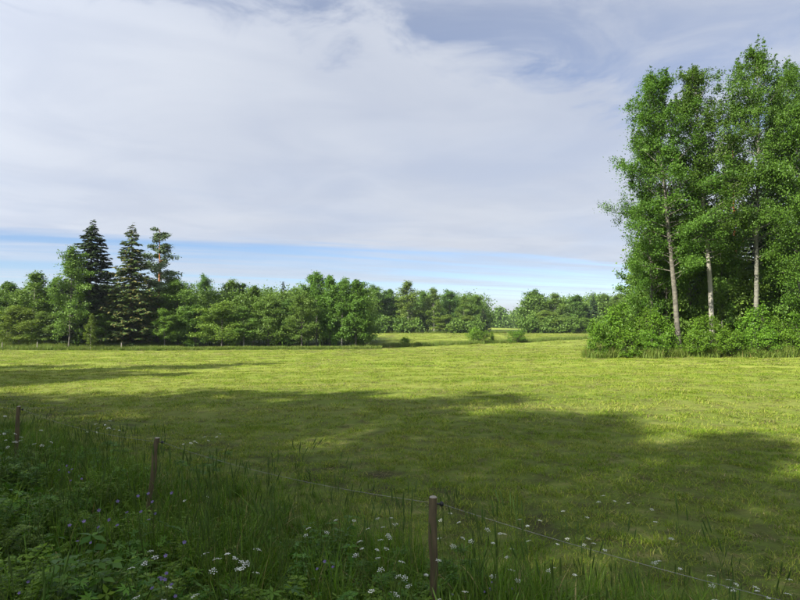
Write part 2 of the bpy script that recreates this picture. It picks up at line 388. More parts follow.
# ------------------------------------------------------------------ scatter (only for uncountable cover)
def scatter(name, label, cat, pts, scl, rot, idx, sources):
    me = bpy.data.meshes.new(name); n = len(pts)
    me.vertices.add(n); me.vertices.foreach_set('co', np.asarray(pts, np.float32).ravel())
    for nm, ty, key, arr in (('scl', 'FLOAT_VECTOR', 'vector', scl), ('rot', 'FLOAT_VECTOR', 'vector', rot), ('idx', 'INT', 'value', idx)):
        a = me.attributes.new(nm, ty, 'POINT')
        a.data.foreach_set(key, np.asarray(arr, np.int32 if ty == 'INT' else np.float32).ravel())
    o = obj(name, me); tag(o, label, cat, kind='stuff')
    ng = bpy.data.node_groups.new(name + '_spread', 'GeometryNodeTree')
    ng.interface.new_socket('Geometry', in_out='INPUT', socket_type='NodeSocketGeometry')
    ng.interface.new_socket('Geometry', in_out='OUTPUT', socket_type='NodeSocketGeometry')
    gi = ng.nodes.new('NodeGroupInput'); go = ng.nodes.new('NodeGroupOutput')
    ip = ng.nodes.new('GeometryNodeInstanceOnPoints'); gt = ng.nodes.new('GeometryNodeGeometryToInstance')
    for k, src in enumerate(sources):
        so = bpy.data.objects.new(name + '_source', src)          # not linked to the scene
        inf = ng.nodes.new('GeometryNodeObjectInfo'); inf.inputs['Object'].default_value = so
        inf.inputs['As Instance'].default_value = False
        ng.links.new(inf.outputs['Geometry'], gt.inputs[0])
    ng.links.new(gi.outputs[0], ip.inputs['Points']); ng.links.new(gt.outputs[0], ip.inputs['Instance'])
    ip.inputs['Pick Instance'].default_value = True
    for nm, ty, sock in (('scl', 'FLOAT_VECTOR', 'Scale'), ('rot', 'FLOAT_VECTOR', 'Rotation'), ('idx', 'INT', 'Instance Index')):
        na = ng.nodes.new('GeometryNodeInputNamedAttribute'); na.data_type = ty; na.inputs['Name'].default_value = nm
        ng.links.new(na.outputs['Attribute'], ip.inputs[sock])
    ng.links.new(ip.outputs[0], go.inputs[0])
    md = o.modifiers.new('spread', 'NODES'); md.node_group = ng
    return o

def blades(seed, n, r, hmin, hmax, wid, bend, matl, dry=0.12, segs=2, head=0.0):
    rs = np.random.RandomState(seed); g = Geo()
    a = rs.rand(n) * 2 * pi; q = r * np.sqrt(rs.rand(n)); base = np.stack([q * np.cos(a), q * np.sin(a), np.full(n, -0.02)], 1)
    h = hmin + (hmax - hmin) * rs.rand(n) ** 1.3
    az = rs.rand(n) * 2 * pi; dirn = np.stack([np.cos(az), np.sin(az), np.zeros(n)], 1)
    side = np.stack([-np.sin(az), np.cos(az), np.zeros(n)], 1) * (wid * (0.6 + 0.8 * rs.rand(n)))[:, None] * 0.5
    # turn the flat of the blade a little
    bd = (bend * (0.25 + rs.rand(n)) * h)
    tint = rs.rand(n) * 0.85; dryb = rs.rand(n) < dry; tint[dryb] = 0.93 + 0.07 * rs.rand(dryb.sum())
    rows = []
    for k in range(segs + 1):
        t = k / segs
        c = base + dirn * (bd * t ** 2)[:, None] + np.array([0, 0, 1.0]) * (h * (t - 0.25 * bend * t * t))[:, None]
        if k < segs: rows += [c - side * (1 - 0.45 * t), c + side * (1 - 0.45 * t)]
        else: rows += [c]
    m_ = len(rows); V = np.stack(rows, 1).reshape(-1, 3); o = np.arange(n)[:, None] * m_
    F4 = np.concatenate([o + np.array([[2 * k, 2 * k + 1, 2 * k + 3, 2 * k + 2]]) for k in range(segs - 1)]) if segs > 1 else np.zeros((0, 4), int)
    F3 = o + np.array([[2 * segs - 2, 2 * segs - 1, 2 * segs]])
    g.add2(V, F3, F4, tint, np.tile(tint, max(segs - 1, 0)))
    return g.build('grass_tuft', [matl])

def in_view(x, y, margin=2.5): return np.abs(x) < 0.70 * y + margin

def field_grass():
    rs = np.random.RandomState(3)
    src = [blades(10 + k, 75, 0.17, 0.035, 0.10, 0.006, 0.9, M['mown'], 0.16) for k in range(5)] + [blades(20 + k, 80, 0.19, 0.02, 0.05, 0.006, 2.6, M['litter'], 0.3) for k in range(2)]
    pts, scl, kind = [], [], []
    for y0, y1, size, cover in ((2.2, 13, 0.26, 3.0), (13, 30, 0.42, 2.6), (30, 58, 0.75, 2.2), (58, 97, 1.25, 1.9), (97, 198, 2.5, 1.7)):
        area = (0.72 * y1 + 3) * 2 * (y1 - y0); n = int(area / size ** 2 * cover)
        x = (rs.rand(n) * 2 - 1) * (0.72 * y1 + 3); y = y0 + (y1 - y0) * rs.rand(n)
        s = fence_s(x, y)
        ok = in_view(x, y) & (s < 0.1 + 0.5 * rs.rand(n)) & ~((y > 40.3) & (x > 13.6 + .34 * (y - 41)) & (y < 80)) & ~((y > 87) & (x < -6))
        # worn and thin spots close to the fence
        bare = vnoise(x * 0.55 + 40, y * 0.9) * 0.6 + vnoise(x * 1.9, y * 2.3 + 5) * 0.4
        wear = sstep(0.5, 0.66, bare) * (1 - sstep(5, 16, -s - 0.4 * x))
        band = sstep(-4.4, -3.2, s) * (1 - sstep(-2.4, -1.6, s))
        wear = np.maximum(wear, band * sstep(.38, .62, bare))
        worn = rs.rand(n) < wear * 0.9
        ok &= ~(worn & (rs.rand(n) < .45))
        x, y = x[ok], y[ok]; k = size / 0.26; kind.append(np.where(worn[ok], rs.randint(5, 7, len(x)), rs.randint(0, 5, len(x))))
        pts.append(np.stack([x, y, ground(x, y)], 1))
        big = 0.8 + 0.5 * rs.rand(len(x)); hh = (0.7 + 0.4 * vnoise(x * 0.7, y * 0.7 + 50)) * (1 + 0.16 * (k - 1)) * (0.85 + 0.3 * rs.rand(len(x)))
        scl.append(np.stack([big * k, big * k, hh], 1))
    pts = np.concatenate(pts); scl = np.concatenate(scl); n = len(pts)
    rot = np.stack([rs.randn(n) * .08, rs.randn(n) * .08, rs.rand(n) * 6.283], 1)
    scatter('mown_grass', 'short mown yellow-green grass covering the hay field', 'grass', pts, scl, rot, np.concatenate(kind), src)
field_grass()

def strip_points(rs, n, s0, s1, t0, t1):
    s = s0 + (s1 - s0) * rs.rand(n); t = t0 + (t1 - t0) * rs.rand(n)
    q = FA[None] + FD[None] * t[:, None] + FN[None] * s[:, None]
    return q[:, 0], q[:, 1], s, t

def seed_stalks(seed):
    rs = np.random.RandomState(seed); g = Geo()
    for i in range(4):
        bx, by = rs.randn(2) * .05; h = .75 + .25 * rs.rand(); ln = rs.randn(2) * .06
        p = np.array([[bx + ln[0] * t * t, by + ln[1] * t * t, h * t - .02] for t in np.linspace(0, 1, 5)])
        g.tube(p, [.0016, .0015, .0013, .0011, .001], 3, False, .3)
        e = p[-1]; d = unit(p[-1] - p[-2])
        g.tube(np.array([e - d * .075, e - d * .06, e - d * .02, e]), [.0015, .0042, .0038, .001], 5, True, .05)
    return g.build('grass_stalk', [M['stem']])
def meadow_grass():
    rs = np.random.RandomState(5)
    src = [blades(30, 30, 0.10, 0.25, 0.62, 0.008, 0.55, M['meadow'], 0.05, 3), blades(31, 26, 0.11, 0.2, 0.5, 0.009, 1.1, M['meadow'], 0.10, 4),
           blades(32, 22, 0.08, 0.35, 0.75, 0.007, 0.4, M['meadow'], 0.12, 3), blades(33, 34, 0.13, 0.15, 0.36, 0.009, 0.9, M['meadow'], 0.04, 3), seed_stalks(34)]
    x, y, s, t = strip_points(rs, 8500, -2.0, 3.6, -4.5, 22)
    keep = in_view(x, y, 1.5) & (np.hypot(x, y) > 1.9) & (rs.rand(len(x)) < sstep(-1.9, -0.7, s + 1.0 * (vnoise(x * 1.1, y * 1.1) - .5)))
    x, y, s = x[keep], y[keep], s[keep]; n = len(x)
    thin = rs.rand(n) > 0.55 * sstep(.5, 1.4, s) * sstep(-3, 0, (x - FA[0]) * FD[0] + (y - FA[1]) * FD[1])
    x, y, s = x[thin], y[thin], s[thin]; n = len(x)
    tl = (x - FA[0]) * FD[0] + (y - FA[1]) * FD[1]
    sc_ = (0.75 + 0.5 * rs.rand(n)) * (0.42 + 0.58 * sstep(-1.7, -0.5, s)) * (0.75 + .5 * vnoise(x * 1.4 + 11, y * 1.4)) * (1 - .2 * sstep(3, 7, tl)) * (1 - 0.25 * sstep(1.2, 2.6, s))
    pts = np.stack([x, y, ground(x, y)], 1); rot = np.stack([rs.randn(n) * .15, rs.randn(n) * .15, rs.rand(n) * 6.283], 1)
    scatter('meadow_grass', 'tall unmown grass along the wire fence and road bank', 'grass', pts, np.stack([sc_] * 3, 1), rot, np.where((rs.rand(n) < .035 * (1 - .75 * sstep(3, 7, tl))) & (s < .6), 4, rs.randint(0, 4, n)), src)
meadow_grass()

# ---- leafy ground cover on the bank
def herb_nettle(seed, H=0.5, pairs=7, L=0.085, W=0.04, m_='herb'):
    rs = np.random.RandomState(seed); g = Geo()
    for st in range(4):
        bx, by = rs.randn(2) * 0.07; h = H * (0.65 + 0.5 * rs.rand()); lean = rs.randn(2) * 0.12 * h
        path = np.array([[bx + lean[0] * t * t, by + lean[1] * t * t, h * t - 0.02] for t in np.linspace(0, 1, 5)])
        g.tube(path, np.linspace(0.004, 0.002, 5), 3, False, 0.4)
        for k in range(pairs):
            t = 0.2 + 0.8 * k / (pairs - 1); c = np.array([np.interp(t, np.linspace(0, 1, 5), path[:, q]) for q in range(3)])
            az = k * pi / 2 + rs.rand() * .5
            for side in (0, pi, 1.6, 4.7)[: 4 if k == pairs - 1 else 2]:
                d = np.array([cos(az + side), sin(az + side), 0.25 - 0.5 * rs.rand()]); l = L * (0.6 + 0.7 * rs.rand()) * (1.1 - 0.4 * t)
                leaf_quads(g, c[None], np.array([[0, 0, 1.0]]) + rs.randn(1, 3) * .25, d[None], l, W * l / L, rs.rand() * (1.0 if rs.rand() < .06 else 0.88))
    return g
def herb_fern(seed, H=0.42, m_='herb'):
    """lacy compound leaves of cow parsley and meadow herbs"""
    rs = np.random.RandomState(seed); g = Geo()
    for st in range(6):
        az = st * 1.05 + rs.rand() * .6; h = H * (0.6 + .5 * rs.rand()); out = 0.24 * (0.6 + .6 * rs.rand())
        path = np.array([[out * cos(az) * t ** 1.4, out * sin(az) * t ** 1.4, h * (t - 0.28 * t ** 3) - .02] for t in np.linspace(0, 1, 6)])
        g.tube(path, np.linspace(0.003, 0.001, 6), 3, False, 0.5)
        for k in range(9):
            t = 0.4 + 0.6 * k / 8; c = np.array([np.interp(t, np.linspace(0, 1, 6), path[:, q]) for q in range(3)])
            for sd in (-1, 1):
                d = np.array([cos(az + sd * 1.1), sin(az + sd * 1.1), 0.1 * rs.randn()]); l = 0.12 * (1.15 - t) + 0.02
                n_ = 5; tt = np.linspace(.15, 1, n_)[:, None]; cc = c + d * l * tt
                for s2 in (-1, 1):
                    a2 = az + sd * 1.1 + s2 * .8; d2 = np.array([cos(a2), sin(a2), 0]) + rs.randn(n_, 3) * .15
                    leaf_quads(g, cc, np.array([[0, 0, 1.0]]) + rs.randn(n_, 3) * .2, d2, 0.034 * (1.3 - tt[:, 0]), 0.013, rs.rand(n_) * .85)
    return g
def herb_palmate(seed, H=0.4):
    """long-stalked leaves cut like a hand, as cranesbill has"""
    rs = np.random.RandomState(seed); g = Geo()
    for st in range(16):
        az = rs.rand() * 6.283; h = H * (0.45 + .6 * rs.rand()); out = 0.05 + 0.16 * rs.rand()
        path = np.array([[out * cos(az) * t, out * sin(az) * t, h * t - .02] for t in np.linspace(0, 1, 4)])
        g.tube(path, np.linspace(0.0025, 0.0015, 4), 3, False, 0.5)
        nrm = unit(np.array([0.5 * cos(az), 0.5 * sin(az), 1.0]) + rs.randn(3) * .2)
        e1 = unit(np.cross(nrm, [0, 0, 1.0]) + 1e-4); e2 = np.cross(nrm, e1); l = 0.035 + .024 * rs.rand(); tn = rs.rand() * .88
        for k in range(7):
            a = (k - 3) * 0.72 + az; d = e1 * cos(a) + e2 * sin(a) + nrm * .1
            leaf_quads(g, path[-1][None], nrm[None], d[None] + rs.randn(1, 3) * .12, l * (1 - .06 * abs(k - 3)), l * .24, min(1, max(0, tn + rs.randn() * .06)))
    return g
def herb_bedstraw(seed):
    rs = np.random.RandomState(seed); g = Geo()
    for st in range(16):
        az = rs.rand() * 6.283; h = 0.25 + .3 * rs.rand(); out = 0.25 * rs.rand()
        path = np.array([[out * cos(az) * t ** 1.5 + .03 * sin(7 * t + st), out * sin(az) * t ** 1.5, h * (t - .2 * t * t) - .02] for t in np.linspace(0, 1, 7)])
        g.tube(path, np.full(7, .0013), 3, False, .5)
        for k in range(2, 7):
            a = np.arange(6) * 1.047 + rs.rand(); d = np.stack([np.cos(a), np.sin(a), np.full(6, .25)], 1)
            leaf_quads(g, np.repeat(path[k][None], 6, 0), np.array([[0, 0, 1.0]]) + rs.randn(6, 3) * .1, d, .035 * (1.2 - .09 * k), .007, .2 + .6 * rs.rand(6))
    return g
HERBS = [herb_nettle(50).build('herb', [M['herb']]), herb_nettle(51, 0.42, 6, 0.075, 0.030).build('herb', [M['herb_b']]),
         herb_fern(52).build('herb', [M['herb']]), herb_fern(53, 0.5).build('herb', [M['herb_b']]),
         herb_palmate(54).build('herb', [M['herb']]), herb_fern(55, .55).build('herb', [M['herb_b']]),
         herb_bedstraw(56).build('herb', [M['herb_b']]), herb_bedstraw(57).build('herb', [M['herb_b']]),
         herb_nettle(58, .46, 8, .07, .022).build('herb', [M['herb_b']])]
def undergrowth():
    rs = np.random.RandomState(8)
    x, y, s, t = strip_points(rs, 5000, -0.7, 3.6, -4.5, 20)
    p = sstep(-0.5, 0.8, s + 1.6 * (vnoise(x * .9 + 20, y * .9) - .5)) * (0.45 + 0.55 * sstep(-3.5, 0.5, t))
    keep = in_view(x, y, 1.2) & (np.hypot(x, y) > 2.0) & (rs.rand(len(x)) < p)
    x, y, s = x[keep], y[keep], s[keep]; n = len(x)
    sc_ = (0.8 + 0.65 * rs.rand(n)) * (0.45 + .62 * sstep(.2, .8, vnoise(x * 1.7 + 31, y * 1.7))) * (0.75 + .25 * sstep(0, 1, s)) * (1 - 0.3 * sstep(1.6, 2.8, s))
    # plants of a kind grow together
    fld = vnoise(x * 1.3 + 70, y * 1.3) * 9.5 + rs.randn(n) * 1.3
    idx = np.clip(fld, 0, 8.99).astype(int)
    pts = np.stack([x, y, ground(x, y)], 1); rot = np.stack([rs.randn(n) * .12, rs.randn(n) * .12, rs.rand(n) * 6.283], 1)
    scatter('undergrowth', 'dense dark green leafy herbs covering the shaded road bank', 'undergrowth', pts, np.stack([sc_] * 3, 1), rot, idx, HERBS)
undergrowth()

# rough grass: along the foot of the woods and on the ditch
def rough_grass():
    rs = np.random.RandomState(12)
    src = [blades(60 + k, 60, 0.35, 0.35, 0.95, 0.03, 0.5, M['rough'], 0.06, 2) for k in range(4)]
    pts, scl = [], []
    def add(x, y, k):
        pts.append(np.stack([x, y, ground(x, y)], 1)); scl.append(np.stack([np.ones_like(x) * 1.0, np.ones_like(x), np.asarray(k) * (0.7 + .6 * rs.rand(len(x)))], 1))
    n = 900; x = 12.6 + 20 * rs.rand(n); y = 39.3 + 1.7 * rs.rand(n) ** .6 + (vnoise(x * .8, x * 0) - .5) * 1.5; add(x, y, 0.45 + .7 * vnoise(x * 1.1, y))     # foot of the grove
    n = 3400; x = -72 + 38 * rs.rand(n); y = 88.5 + 14 * rs.rand(n); add(x, y, 0.8)                                        # bank under the left wood
    n = 900; x = -36 + 33 * rs.rand(n); y = 91 + 2.5 * rs.rand(n) + .12 * (x + 3); add(x, y, 0.7)
    n = 1100; t = rs.rand(n) * 1.25 - .05; x = -5 + 52 * t + rs.randn(n) * .8; y = 99 + 45 * t + rs.randn(n) * .9; add(x, y, 1.0)   # ditch line
    n = 700; x = -20 + 100 * rs.rand(n); y = 196 + 3.5 * rs.rand(n); add(x, y, 1.2)
    pts = np.concatenate(pts); scl = np.concatenate(scl); n = len(pts)
    rot = np.stack([rs.randn(n) * .1, rs.randn(n) * .1, rs.rand(n) * 6.283], 1)
    scatter('rough_grass', 'uncut rough grass at the foot of the woods and along the ditch', 'grass', pts, scl, rot, rs.randint(0, 4, n), src)
rough_grass()

# ------------------------------------------------------------------ trees
def prof_oval(t): return np.sqrt(np.clip(1 - ((t - 0.45) / 0.58) ** 2, 0.02, 1))
def prof_tall(t): return np.clip(0.6 + 0.9 * t, 0, 1) * np.clip(1 - t ** 2.4, 0.02, 1) ** .7
def prof_cone(t): return np.clip(1.02 - 0.85 * t, 0.08, 1) * np.clip(.4 + 4 * t, 0, 1)
def prof_dome(t): return np.sqrt(np.clip(1 - t * t, 0.03, 1))

def broadleaf(seed, H, r0, cb, R, prof, n_limb, n_leaf, leaf, bark, leafm, up=0.6, crad=0.45, bend=0.03, lean=(0, 0), stems=1, sub=4, droop=0.0, shoots=0.0):
    """returns (trunk mesh with limbs, crown mesh)"""
    rs = np.random.RandomState(seed); tr = Geo(); cr = Geo()
    CL = []; CW = []; CJ = []
    for st in range(stems):
        off = rs.randn(2) * (0.12 * R if stems > 1 else 0); ht = H * (1 if st == 0 else 0.7 + .3 * rs.rand())
        sp = rs.randn(2) * (0.28 * R if stems > 1 else 0)
        tt = np.linspace(0, 1, 14); wob = np.cumsum(rs.randn(14, 2) * bend * H / 14, 0); wob -= wob[0]
        path = np.stack([off[0] + wob[:, 0] + (lean[0] + sp[0]) * tt ** 0.9, off[1] + wob[:, 1] + (lean[1] + sp[1]) * tt ** 0.9, ht * 0.97 * tt - 0.15], 1)
        rad = r0 * (0.12 + 0.88 * (1 - tt) ** 0.85); rad[0] *= 1.35
        tr.tube(path, rad, 9 if stems == 1 else 6, True, 0.5)
        nl = n_limb if st == 0 else int(n_limb * .6)
        for i in range(nl):
            t = cb + (0.985 - cb) * ((i + rs.rand()) / nl) ** 0.95
            tc = (t - cb) / (1 - cb)
            p0 = np.array([np.interp(t, tt, path[:, q]) for q in range(3)]); rr = np.interp(t, tt, rad)
            Lb = R * float(prof(tc)) * (0.6 + 0.55 * rs.rand()) * (1 if stems == 1 else .75) + 0.15
            wl = .12 + Lb / R; jf = .38 + .62 * min(1, Lb / (.7 * R))
            az = i * 2.4 + rs.randn() * 0.5; el = min(1.35, up * (0.45 + 1.45 * tc * tc + .2 * tc) + rs.randn() * 0.15)
            d = np.array([cos(az) * cos(el), sin(az) * cos(el), sin(el)])
            q = np.linspace(0, 1, 5)[:, None]
            bp = p0 + d * Lb * q + np.array([0, 0, 1.0]) * Lb * (0.18 * q - droop * q * q) + np.cumsum(rs.randn(5, 3) * .04 * Lb, 0) * q
            tr.tube(bp, np.linspace(min(rr * .5, .012 * Lb + .012), 0.006, 5), 4, False, 0.5)
            for k in (0.45, 0.65, .85, 1.0):
                c = np.array([np.interp(k, q[:, 0], bp[:, z]) for z in range(3)]); CL.append(c); CW.append((0.6 + .5 * k) * wl); CJ.append(jf)
            if tc > .25 and rs.rand() < shoots:
                hs = (.5 + .9 * rs.rand()) * R * .26
                tr.tube(np.array([bp[-1], bp[-1] + [0, 0, hs]]), [.006, .003], 3, False, .5)
                for k in range(5):
                    CL.append(bp[-1] + np.array([rs.randn() * .05, rs.randn() * .05, hs * k / 4])); CW.append(wl * (.75 - .09 * k)); CJ.append(.42 - .06 * k)
            for k in range(sub):
                s0 = 0.3 + 0.65 * rs.rand(); c0 = np.array([np.interp(s0, q[:, 0], bp[:, z]) for z in range(3)])
                d2 = unit(d + rs.randn(3) * 0.75 + np.array([0, 0, .15])); l2 = Lb * (0.22 + .3 * rs.rand())
                e = c0 + d2 * l2 - np.array([0, 0, droop * l2 * .8])
                tr.tube(np.array([c0, (c0 + e) / 2 + rs.randn(3) * .02 * l2, e]), [0.008, 0.006, 0.003], 3, False, 0.5)
                CL.append(e); CW.append(1.0 * wl); CL.append(c0 * .4 + e * .6); CW.append(.7 * wl); CJ += [jf, jf]
    CL = np.array(CL); CW = np.array(CW); CW = CW * (0.25 + 1.2 * rs.rand(len(CW)) ** 1.6)
    which = rs.choice(len(CL), n_leaf, p=CW / CW.sum())
    j = rs.randn(n_leaf, 3) * crad * np.array([1, 1, 0.6]) * 0.62 * np.array(CJ)[which][:, None]
    C = CL[which] + j
    C[:, 2] -= droop * np.abs(rs.randn(n_leaf)) * crad * .8
    ctr = np.array([lean[0] * .6, lean[1] * .6, H * (cb + 1) / 2]); outw = unit((C - ctr) * np.array([1, 1, .5]))
    cdir = unit(rs.randn(len(CL), 3)); nrm = unit(rs.randn(n_leaf, 3) * .42 + cdir[which] * .45 + outw * .5 + np.array([0, 0, .5]))
    d = unit(rs.randn(n_leaf, 3) + np.array([0, 0, -.35 - droop]))
    ls = leaf * (0.7 + .6 * rs.rand(n_leaf))
    clus_t = rs.rand(len(CL)) * 0.45
    leaf_quads(cr, C, nrm, d, ls, ls * .78, np.clip(clus_t[which] + rs.rand(n_leaf) * .55, 0, .9))
    return tr.build('trunk', [bark], True), cr.build('crown', [leafm])

def spruce(seed, H, r0, R, leafm, bark, dens=1.0, brown=0.06, droop=0.35, gap=0.0, start=.03):
    rs = np.random.RandomState(seed); tr = Geo(); cr = Geo()
    tt = np.linspace(0, 1, 10); wob = np.cumsum(rs.randn(10, 2) * .004 * H, 0)
    path = np.stack([wob[:, 0] * tt, wob[:, 1] * tt, H * tt - .15], 1)
    tr.tube(path, r0 * (0.04 + .96 * (1 - tt)), 8, True, .5)
    n_w = int(H * 3.6); z = start
    for i in range(n_w):
        t = start + (0.99 - start) * i / n_w
        p0 = np.array([np.interp(t, tt, path[:, q]) for q in range(3)])
        env = R * min(1.0, (1 - t) * 1.25 + 0.02) ** 0.9 * (0.65 + .35 * min(1, t / .12))
        if rs.rand() < gap: continue
        for b in range(int(6 * dens + rs.rand() * 2)):
            L = env * (0.65 + .5 * rs.rand()); az = rs.rand() * 6.283
            if L < .12: L = .12
            q = np.linspace(0, 1, 5)[:, None]; el = 0.45 * (t - .45)
            d = np.array([cos(az), sin(az), 0]); el_j = rs.randn() * .12
            bp = p0 + np.array([0, 0, rs.randn() * .32]) + d * L * q + np.array([0, 0, 1.0]) * L * (el + el_j * q - droop * (q - q ** 2.6 * .75))
            tr.tube(bp, np.linspace(.012 * L + .008, .004, 5), 3, False, .5)
            n = max(6, int(L * 21 * dens)); s = np.sort(rs.rand(n)) ** .7
            c = np.stack([np.interp(s, q[:, 0], bp[:, k]) for k in range(3)], 1)
            sidev = np.array([-sin(az), cos(az), 0]); sg = rs.choice([-1, 1], n)[:, None]
            dd = unit(d * .7 + sidev * sg * (0.2 + .9 * rs.rand(n, 1)) + np.array([0, 0, -1.0]) * (.15 + .75 * rs.rand(n, 1)))
            l = (0.26 + .30 * rs.rand(n)) * min(1.0, .55 + L / 2.2)
            br = rs.rand(n) < brown; tn = rs.rand(n) * .85; tn[br] = .97
            leaf_quads(cr, c, np.array([[0, 0, 1.0]]) + rs.randn(n, 3) * .45, dd, l, l * .45, tn)
    return tr.build('trunk', [bark], True), cr.build('crown', [leafm])

def pine(seed, H, r0, cb, R, bark, leafm, n_limb=44, n_leaf=19000):
    return broadleaf(seed, H, r0, cb, R, prof_cone, n_limb, n_leaf, 0.20, bark, leafm, up=.25, crad=.42, bend=.03, sub=4)

# hero trees of the grove on the right
HERO = [broadleaf(117, 20.0, .185, .27, 3.5, prof_tall, 84, 66000, .108, M['bark_mottled'], M['aspen'], up=.5, crad=.40, shoots=.7, lean=(-1.6, 0)),
        broadleaf(102, 20.6, .19, .34, 3.0, prof_tall, 78, 56000, .108, M['bark_pale'], M['aspen'], up=.55, crad=.38, shoots=.7, lean=(-0.9, 0)),
        broadleaf(103, 21.6, .185, .30, 3.6, prof_tall, 84, 66000, .108, M['bark_aspen'], M['aspen'], up=.5, crad=.40, shoots=.7, lean=(.5, 0)),
        broadleaf(104, 15.0, .17, .16, 3.3, prof_oval, 50, 44000, .115, M['bark_dark'], M['aspen'], up=.5, crad=.5)]
# trees of the woods
LEAFY = [broadleaf(201, 11, .15, .14, 3.0, prof_oval, 38, 14500, .225, M['bark_dark'], M['leafy'], crad=.55),
         broadleaf(202, 11, .14, .10, 2.6, prof_tall, 38, 14500, .225, M['bark_dark'], M['leafy'], crad=.5),
         broadleaf(203, 10, .15, .08, 3.2, prof_dome, 38, 14500, .225, M['bark_dark'], M['leafy'], crad=.6),
         broadleaf(204, 12, .14, .22, 2.7, prof_oval, 36, 13000, .215, M['bark_aspen'], M['leafy'], crad=.5, up=.7),
         broadleaf(205, 11, .13, .12, 2.4, prof_cone, 38, 13000, .215, M['bark_dark'], M['leafy'], crad=.45, up=.3)]
BIRCH = [broadleaf(211, 15, .10, .10, 2.9, prof_oval, 44, 12000, .22, M['bark_mottled'], M['leafy'], crad=.5, up=.75, droop=.25, lean=(.6, 0)),
         broadleaf(212, 13, .13, .15, 2.6, prof_oval, 36, 8500, .24, M['bark_pale'], M['leafy'], crad=.5, up=.75, droop=.3)]
SPRUCE = [spruce(221, 20, .26, 4.0, M['spruce'], M['bark_dark'], 1.25, .04),
          spruce(222, 20, .24, 3.4, M['spruce'], M['bark_dark'], 1.05, .30, .5, .04),
          spruce(223, 12, .15, 2.2, M['spruce'], M['bark_dark'], 1.0, .05)]
PINE = [pine(231, 19, .18, .30, 2.7, M['bark_pine'], M['pine'], n_limb=32, n_leaf=14000)]
BUSH = [broadleaf(241, 3.2, .035, .05, 1.7, prof_dome, 16, 4600, .125, M['bark_dark'], M['bush'], crad=.28, stems=5, sub=3, up=.8),
        broadleaf(242, 3.2, .035, .05, 1.6, prof_oval, 16, 4600, .125, M['bark_dark'], M['bush'], crad=.28, stems=5, sub=3, up=.9),
        broadleaf(243, 2.2, .03, .03, 1.5, prof_dome, 14, 4200, .12, M['bark_dark'], M['bush'], crad=.26, stems=6, sub=3, up=.6)]
SIZE = {}
for fam, arr, h, r in (('HERO', HERO, (20.0, 20.6, 21.6, 15.0), (3.5, 3.0, 3.6, 3.3)), ('LEAFY', LEAFY, (11, 11, 10, 12, 11), (3.0, 2.6, 3.2, 2.7, 2.4)),
                       ('BIRCH', BIRCH, (15, 13), (2.9, 2.6)), ('SPRUCE', SPRUCE, (20, 20, 12), (4.0, 3.4, 2.2)), ('PINE', PINE, (19,), (2.9,)),
                       ('BUSH', BUSH, (3.2, 3.2, 2.2), (1.7, 1.6, 1.5))):
    for k, a in enumerate(arr): SIZE[fam, k] = (a, h[k], r[k])
NAMES = {'HERO': ('aspen_tree', 'tree'), 'LEAFY': ('broadleaf_tree', 'tree'), 'BIRCH': ('birch_tree', 'tree'), 'SPRUCE': ('spruce_tree', 'tree'), 'PINE': ('pine_tree', 'tree'), 'BUSH': ('bush', 'bush')}
_trs = random.Random(77)
def plant(fam, k, loc, H, Rw, label, group, tint=(1, 1, 1), rotz=None, name=None):
    (tm, cm), h0, r0 = SIZE[fam, k]
    nm, cat = NAMES[fam]
    e = bpy.data.objects.new(name or nm, None); COL.objects.link(e); e.empty_display_size = .2
    sc_ = H / h0; sw = Rw / r0
    e.location = tuple(loc); e.scale = (sw, sw, sc_); e.rotation_euler = (0, 0, _trs.random() * 6.283 if rotz is None else rotz)
    tag(e, label, cat, group)
    t = obj('trunk', tm, e); c = obj('crown', cm, e); c['kind'] = 'stuff'; c.color = (*tint, 1)
    return e
def plant_px(fam, k, px, ytop, wpx, D, label, group, tint=(1, 1, 1), rotz=None, dx=0, name=None):
    loc = P(px, D); H = (HZ - ytop) * D / F + EYE - loc[2]; Rw = wpx / 2 * D / F
    return plant(fam, k, loc, H / 0.985, Rw / 1.12, label, group, tint, rotz, name)

G1 = 'trees of the grove on the right'
plant_px('HERO', 0, 680, 72, 120, 42.0, 'tall aspen with mottled grey trunk leaning left, leftmost of the right grove', G1, rotz=0)
plant_px('HERO', 1, 713, 64, 94, 43.0, 'tall aspen with straight smooth whitish trunk in the middle of the right grove', G1, rotz=0)
plant_px('HERO', 2, 755, 46, 112, 42.5, 'tallest aspen of the right grove, pale trunk bent slightly right', G1, rotz=0)
plant_px('HERO', 3, 806, 120, 92, 41.5, 'leafy tree cut by the right edge of the picture, beside the grove', G1, (1.0, 1.05, .95))
plant_px('HERO', 3, 652, 150, 70, 45.0, 'slim tree with thin grey trunk behind the left-leaning aspen', G1, (.9, .95, .9), name='slim_tree')
plant_px('HERO', 2, 800, 62, 90, 47.0, 'tall leafy tree behind the tallest aspen at the right edge', G1, (.9, .95, .9), rotz=2.0)
plant_px('PINE', 0, 738, 130, 66, 52.0, 'pine with reddish trunk half hidden in the shade of the right grove', G1)
plant_px('SPRUCE', 0, 700, 165, 84, 53.0, 'dark spruce in the shade behind the whitish aspen trunk', G1)
plant_px('SPRUCE', 0, 772, 150, 90, 54.0, 'dark spruce in the shade behind the tallest aspen', G1, rotz=1.0)
plant_px('SPRUCE', 2, 664, 215, 70, 52.0, 'dark young spruce behind the left-leaning aspen trunk', G1)
plant_px('LEAFY', 2, 735, 262, 60, 45.0, 'low broad tree between the two pale trunks of the right grove', G1, (1.0, 1.05, .9))
plant_px('LEAFY', 0, 690, 245, 54, 46.0, 'young broadleaf tree between the mottled and the whitish trunk', G1, (.95, 1.0, .9))
plant_px('LEAFY', 3, 640, 262, 44, 47.0, 'young broadleaf tree at the shaded left flank of the grove', G1, (.95, 1.0, .9))
